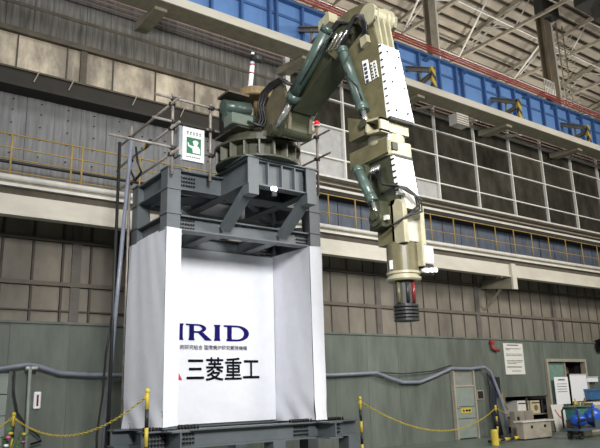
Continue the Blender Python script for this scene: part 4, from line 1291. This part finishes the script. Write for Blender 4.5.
MB().box(23.3, 24.5, 13.75, 14.2, 0.9, 0.96).box(23.35, 23.42, 13.8, 14.15, 0, 0.9).box(24.4, 24.47, 13.8, 14.15, 0, 0.9).build('stand', M_brownsteel, bb_)

wsp = thing('wall_speaker', 'small dark horn speaker at the right edge of the green wall', 'speaker', (24.9, 14.2, 3.0))
MB().cyl((24.85, 14.26, 3.15), (24.75, 13.9, 3.1), 0.08, 0.2, n=16).build('horn', M_bolt, wsp)
B(24.7, 25.0, 14.15, 14.29, 2.75, 3.2).build('bracket', M_bolt, wsp)

# hand cart with blue bags
cart = thing('hand_cart', 'blue-grey steel hand cart piled with bags at the right edge', 'cart', (18.9, 11.6, 0))
B(17.98, 20.4, 11.2, 11.75, 0.24, 0.30).build('deck', mat('slate_steel', (0.06, 0.09, 0.13), 0.5), cart)
for xx in (18.0, 18.75):
    MB().tube([(xx, 11.22, 0.3), (xx, 11.22, 0.80), (xx + .03, 11.25, 0.86), (xx + .0, 11.68, 0.86), (xx, 11.73, 0.80), (xx, 11.73, 0.3)], 0.028, 7).build('hoop', M_black, cart)
B(18.0, 18.75, 11.20, 11.24, 0.52, 0.57).build('cross_bar', M_black, cart)
B(18.78, 20.4, 11.22, 11.26, 0.30, 0.52).build('side_board', mat('slate_steel', (0.06, 0.09, 0.13), 0.5), cart)
for xx in (18.15, 19.9):
    for yy in (11.3, 11.65):
        MB().cyl((xx, yy - 0.03, 0.11), (xx, yy + 0.03, 0.11), 0.11, n=16).build('wheel', M_black, cart)
        B(xx - 0.05, xx + 0.05, yy - 0.05, yy + 0.05, 0.12, 0.24).build('fork', M_bolt, cart)


def bag(x, y, z, r, sc, label, seed):
    rnd = random.Random(seed)
    mb = MB().sphere((x, y, z), r, sc, 16, 11)
    mb.v = [(x + (vx - x) * (1 + rnd.uniform(-.12, .12)), y + (vy - y) * (1 + rnd.uniform(-.12, .12)), z + (vz - z) * (1 + rnd.uniform(-.1, .1))) for vx, vy, vz in mb.v]
    t = thing('plastic_bag', label, 'bag', (x, y, z - r * sc[2]), 'blue bags on the cart')
    mb.build('bag', M_bluebag, t)
    MB().cyl((x, y, z + r * sc[2] * 0.9), (x + 0.03, y, z + r * sc[2] + 0.10), 0.03, 0.06, n=9).build('knot', M_bluebag, t)


bag(18.36, 11.47, 0.52, 0.23, (1.1, 1, 0.8), 'crumpled blue plastic bag inside the cart hoop', 11)
bag(19.25, 11.5, 0.58, 0.30, (1.2, 0.8, 0.85), 'bigger blue plastic bag on the right of the cart', 12)
tb = thing('teal_bin', 'teal plastic bin of odds and ends behind the cart hoop', 'bin', (20.05, 12.6, 0))
B(19.72, 20.38, 12.3, 12.75, 0.45, 0.82).build('body', M_teal, tb, bevel=0.03)
B(19.68, 20.42, 12.26, 12.79, 0.82, 0.86).build('rim', M_teal, tb)
MB().box(19.72, 20.38, 12.3, 12.75, 0, 0.45).build('crate_base', M_brownsteel, tb)
for k in range(7):
    a = random.uniform(-.3, .3)
    MB().cyl((19.78 + 0.09 * k, 12.5, 0.8), (19.78 + 0.09 * k + a, 12.5, 1.05 + random.uniform(-.1, .05)), 0.03, n=7).build('offcut', [M_tan, M_yellow2, M_cardboard][k % 3], tb)
cb2 = thing('open_carton', 'open cardboard carton behind the blue bags', 'carton', (21.4, 12.9, 0))
B(20.8, 22.1, 12.7, 13.2, 0.0, 0.86).build('body', M_cardboard, cb2, bevel=0.01)
MB().bar((20.8, 12.7, 0.86), (20.7, 12.6, 0.95), 0.5, 0.02, (0, 0, 1)).build('flap', M_cardboard, cb2)
B(20.9, 21.9, 12.72, 13.1, 0.86, 0.95).build('packing', M_paper, cb2)
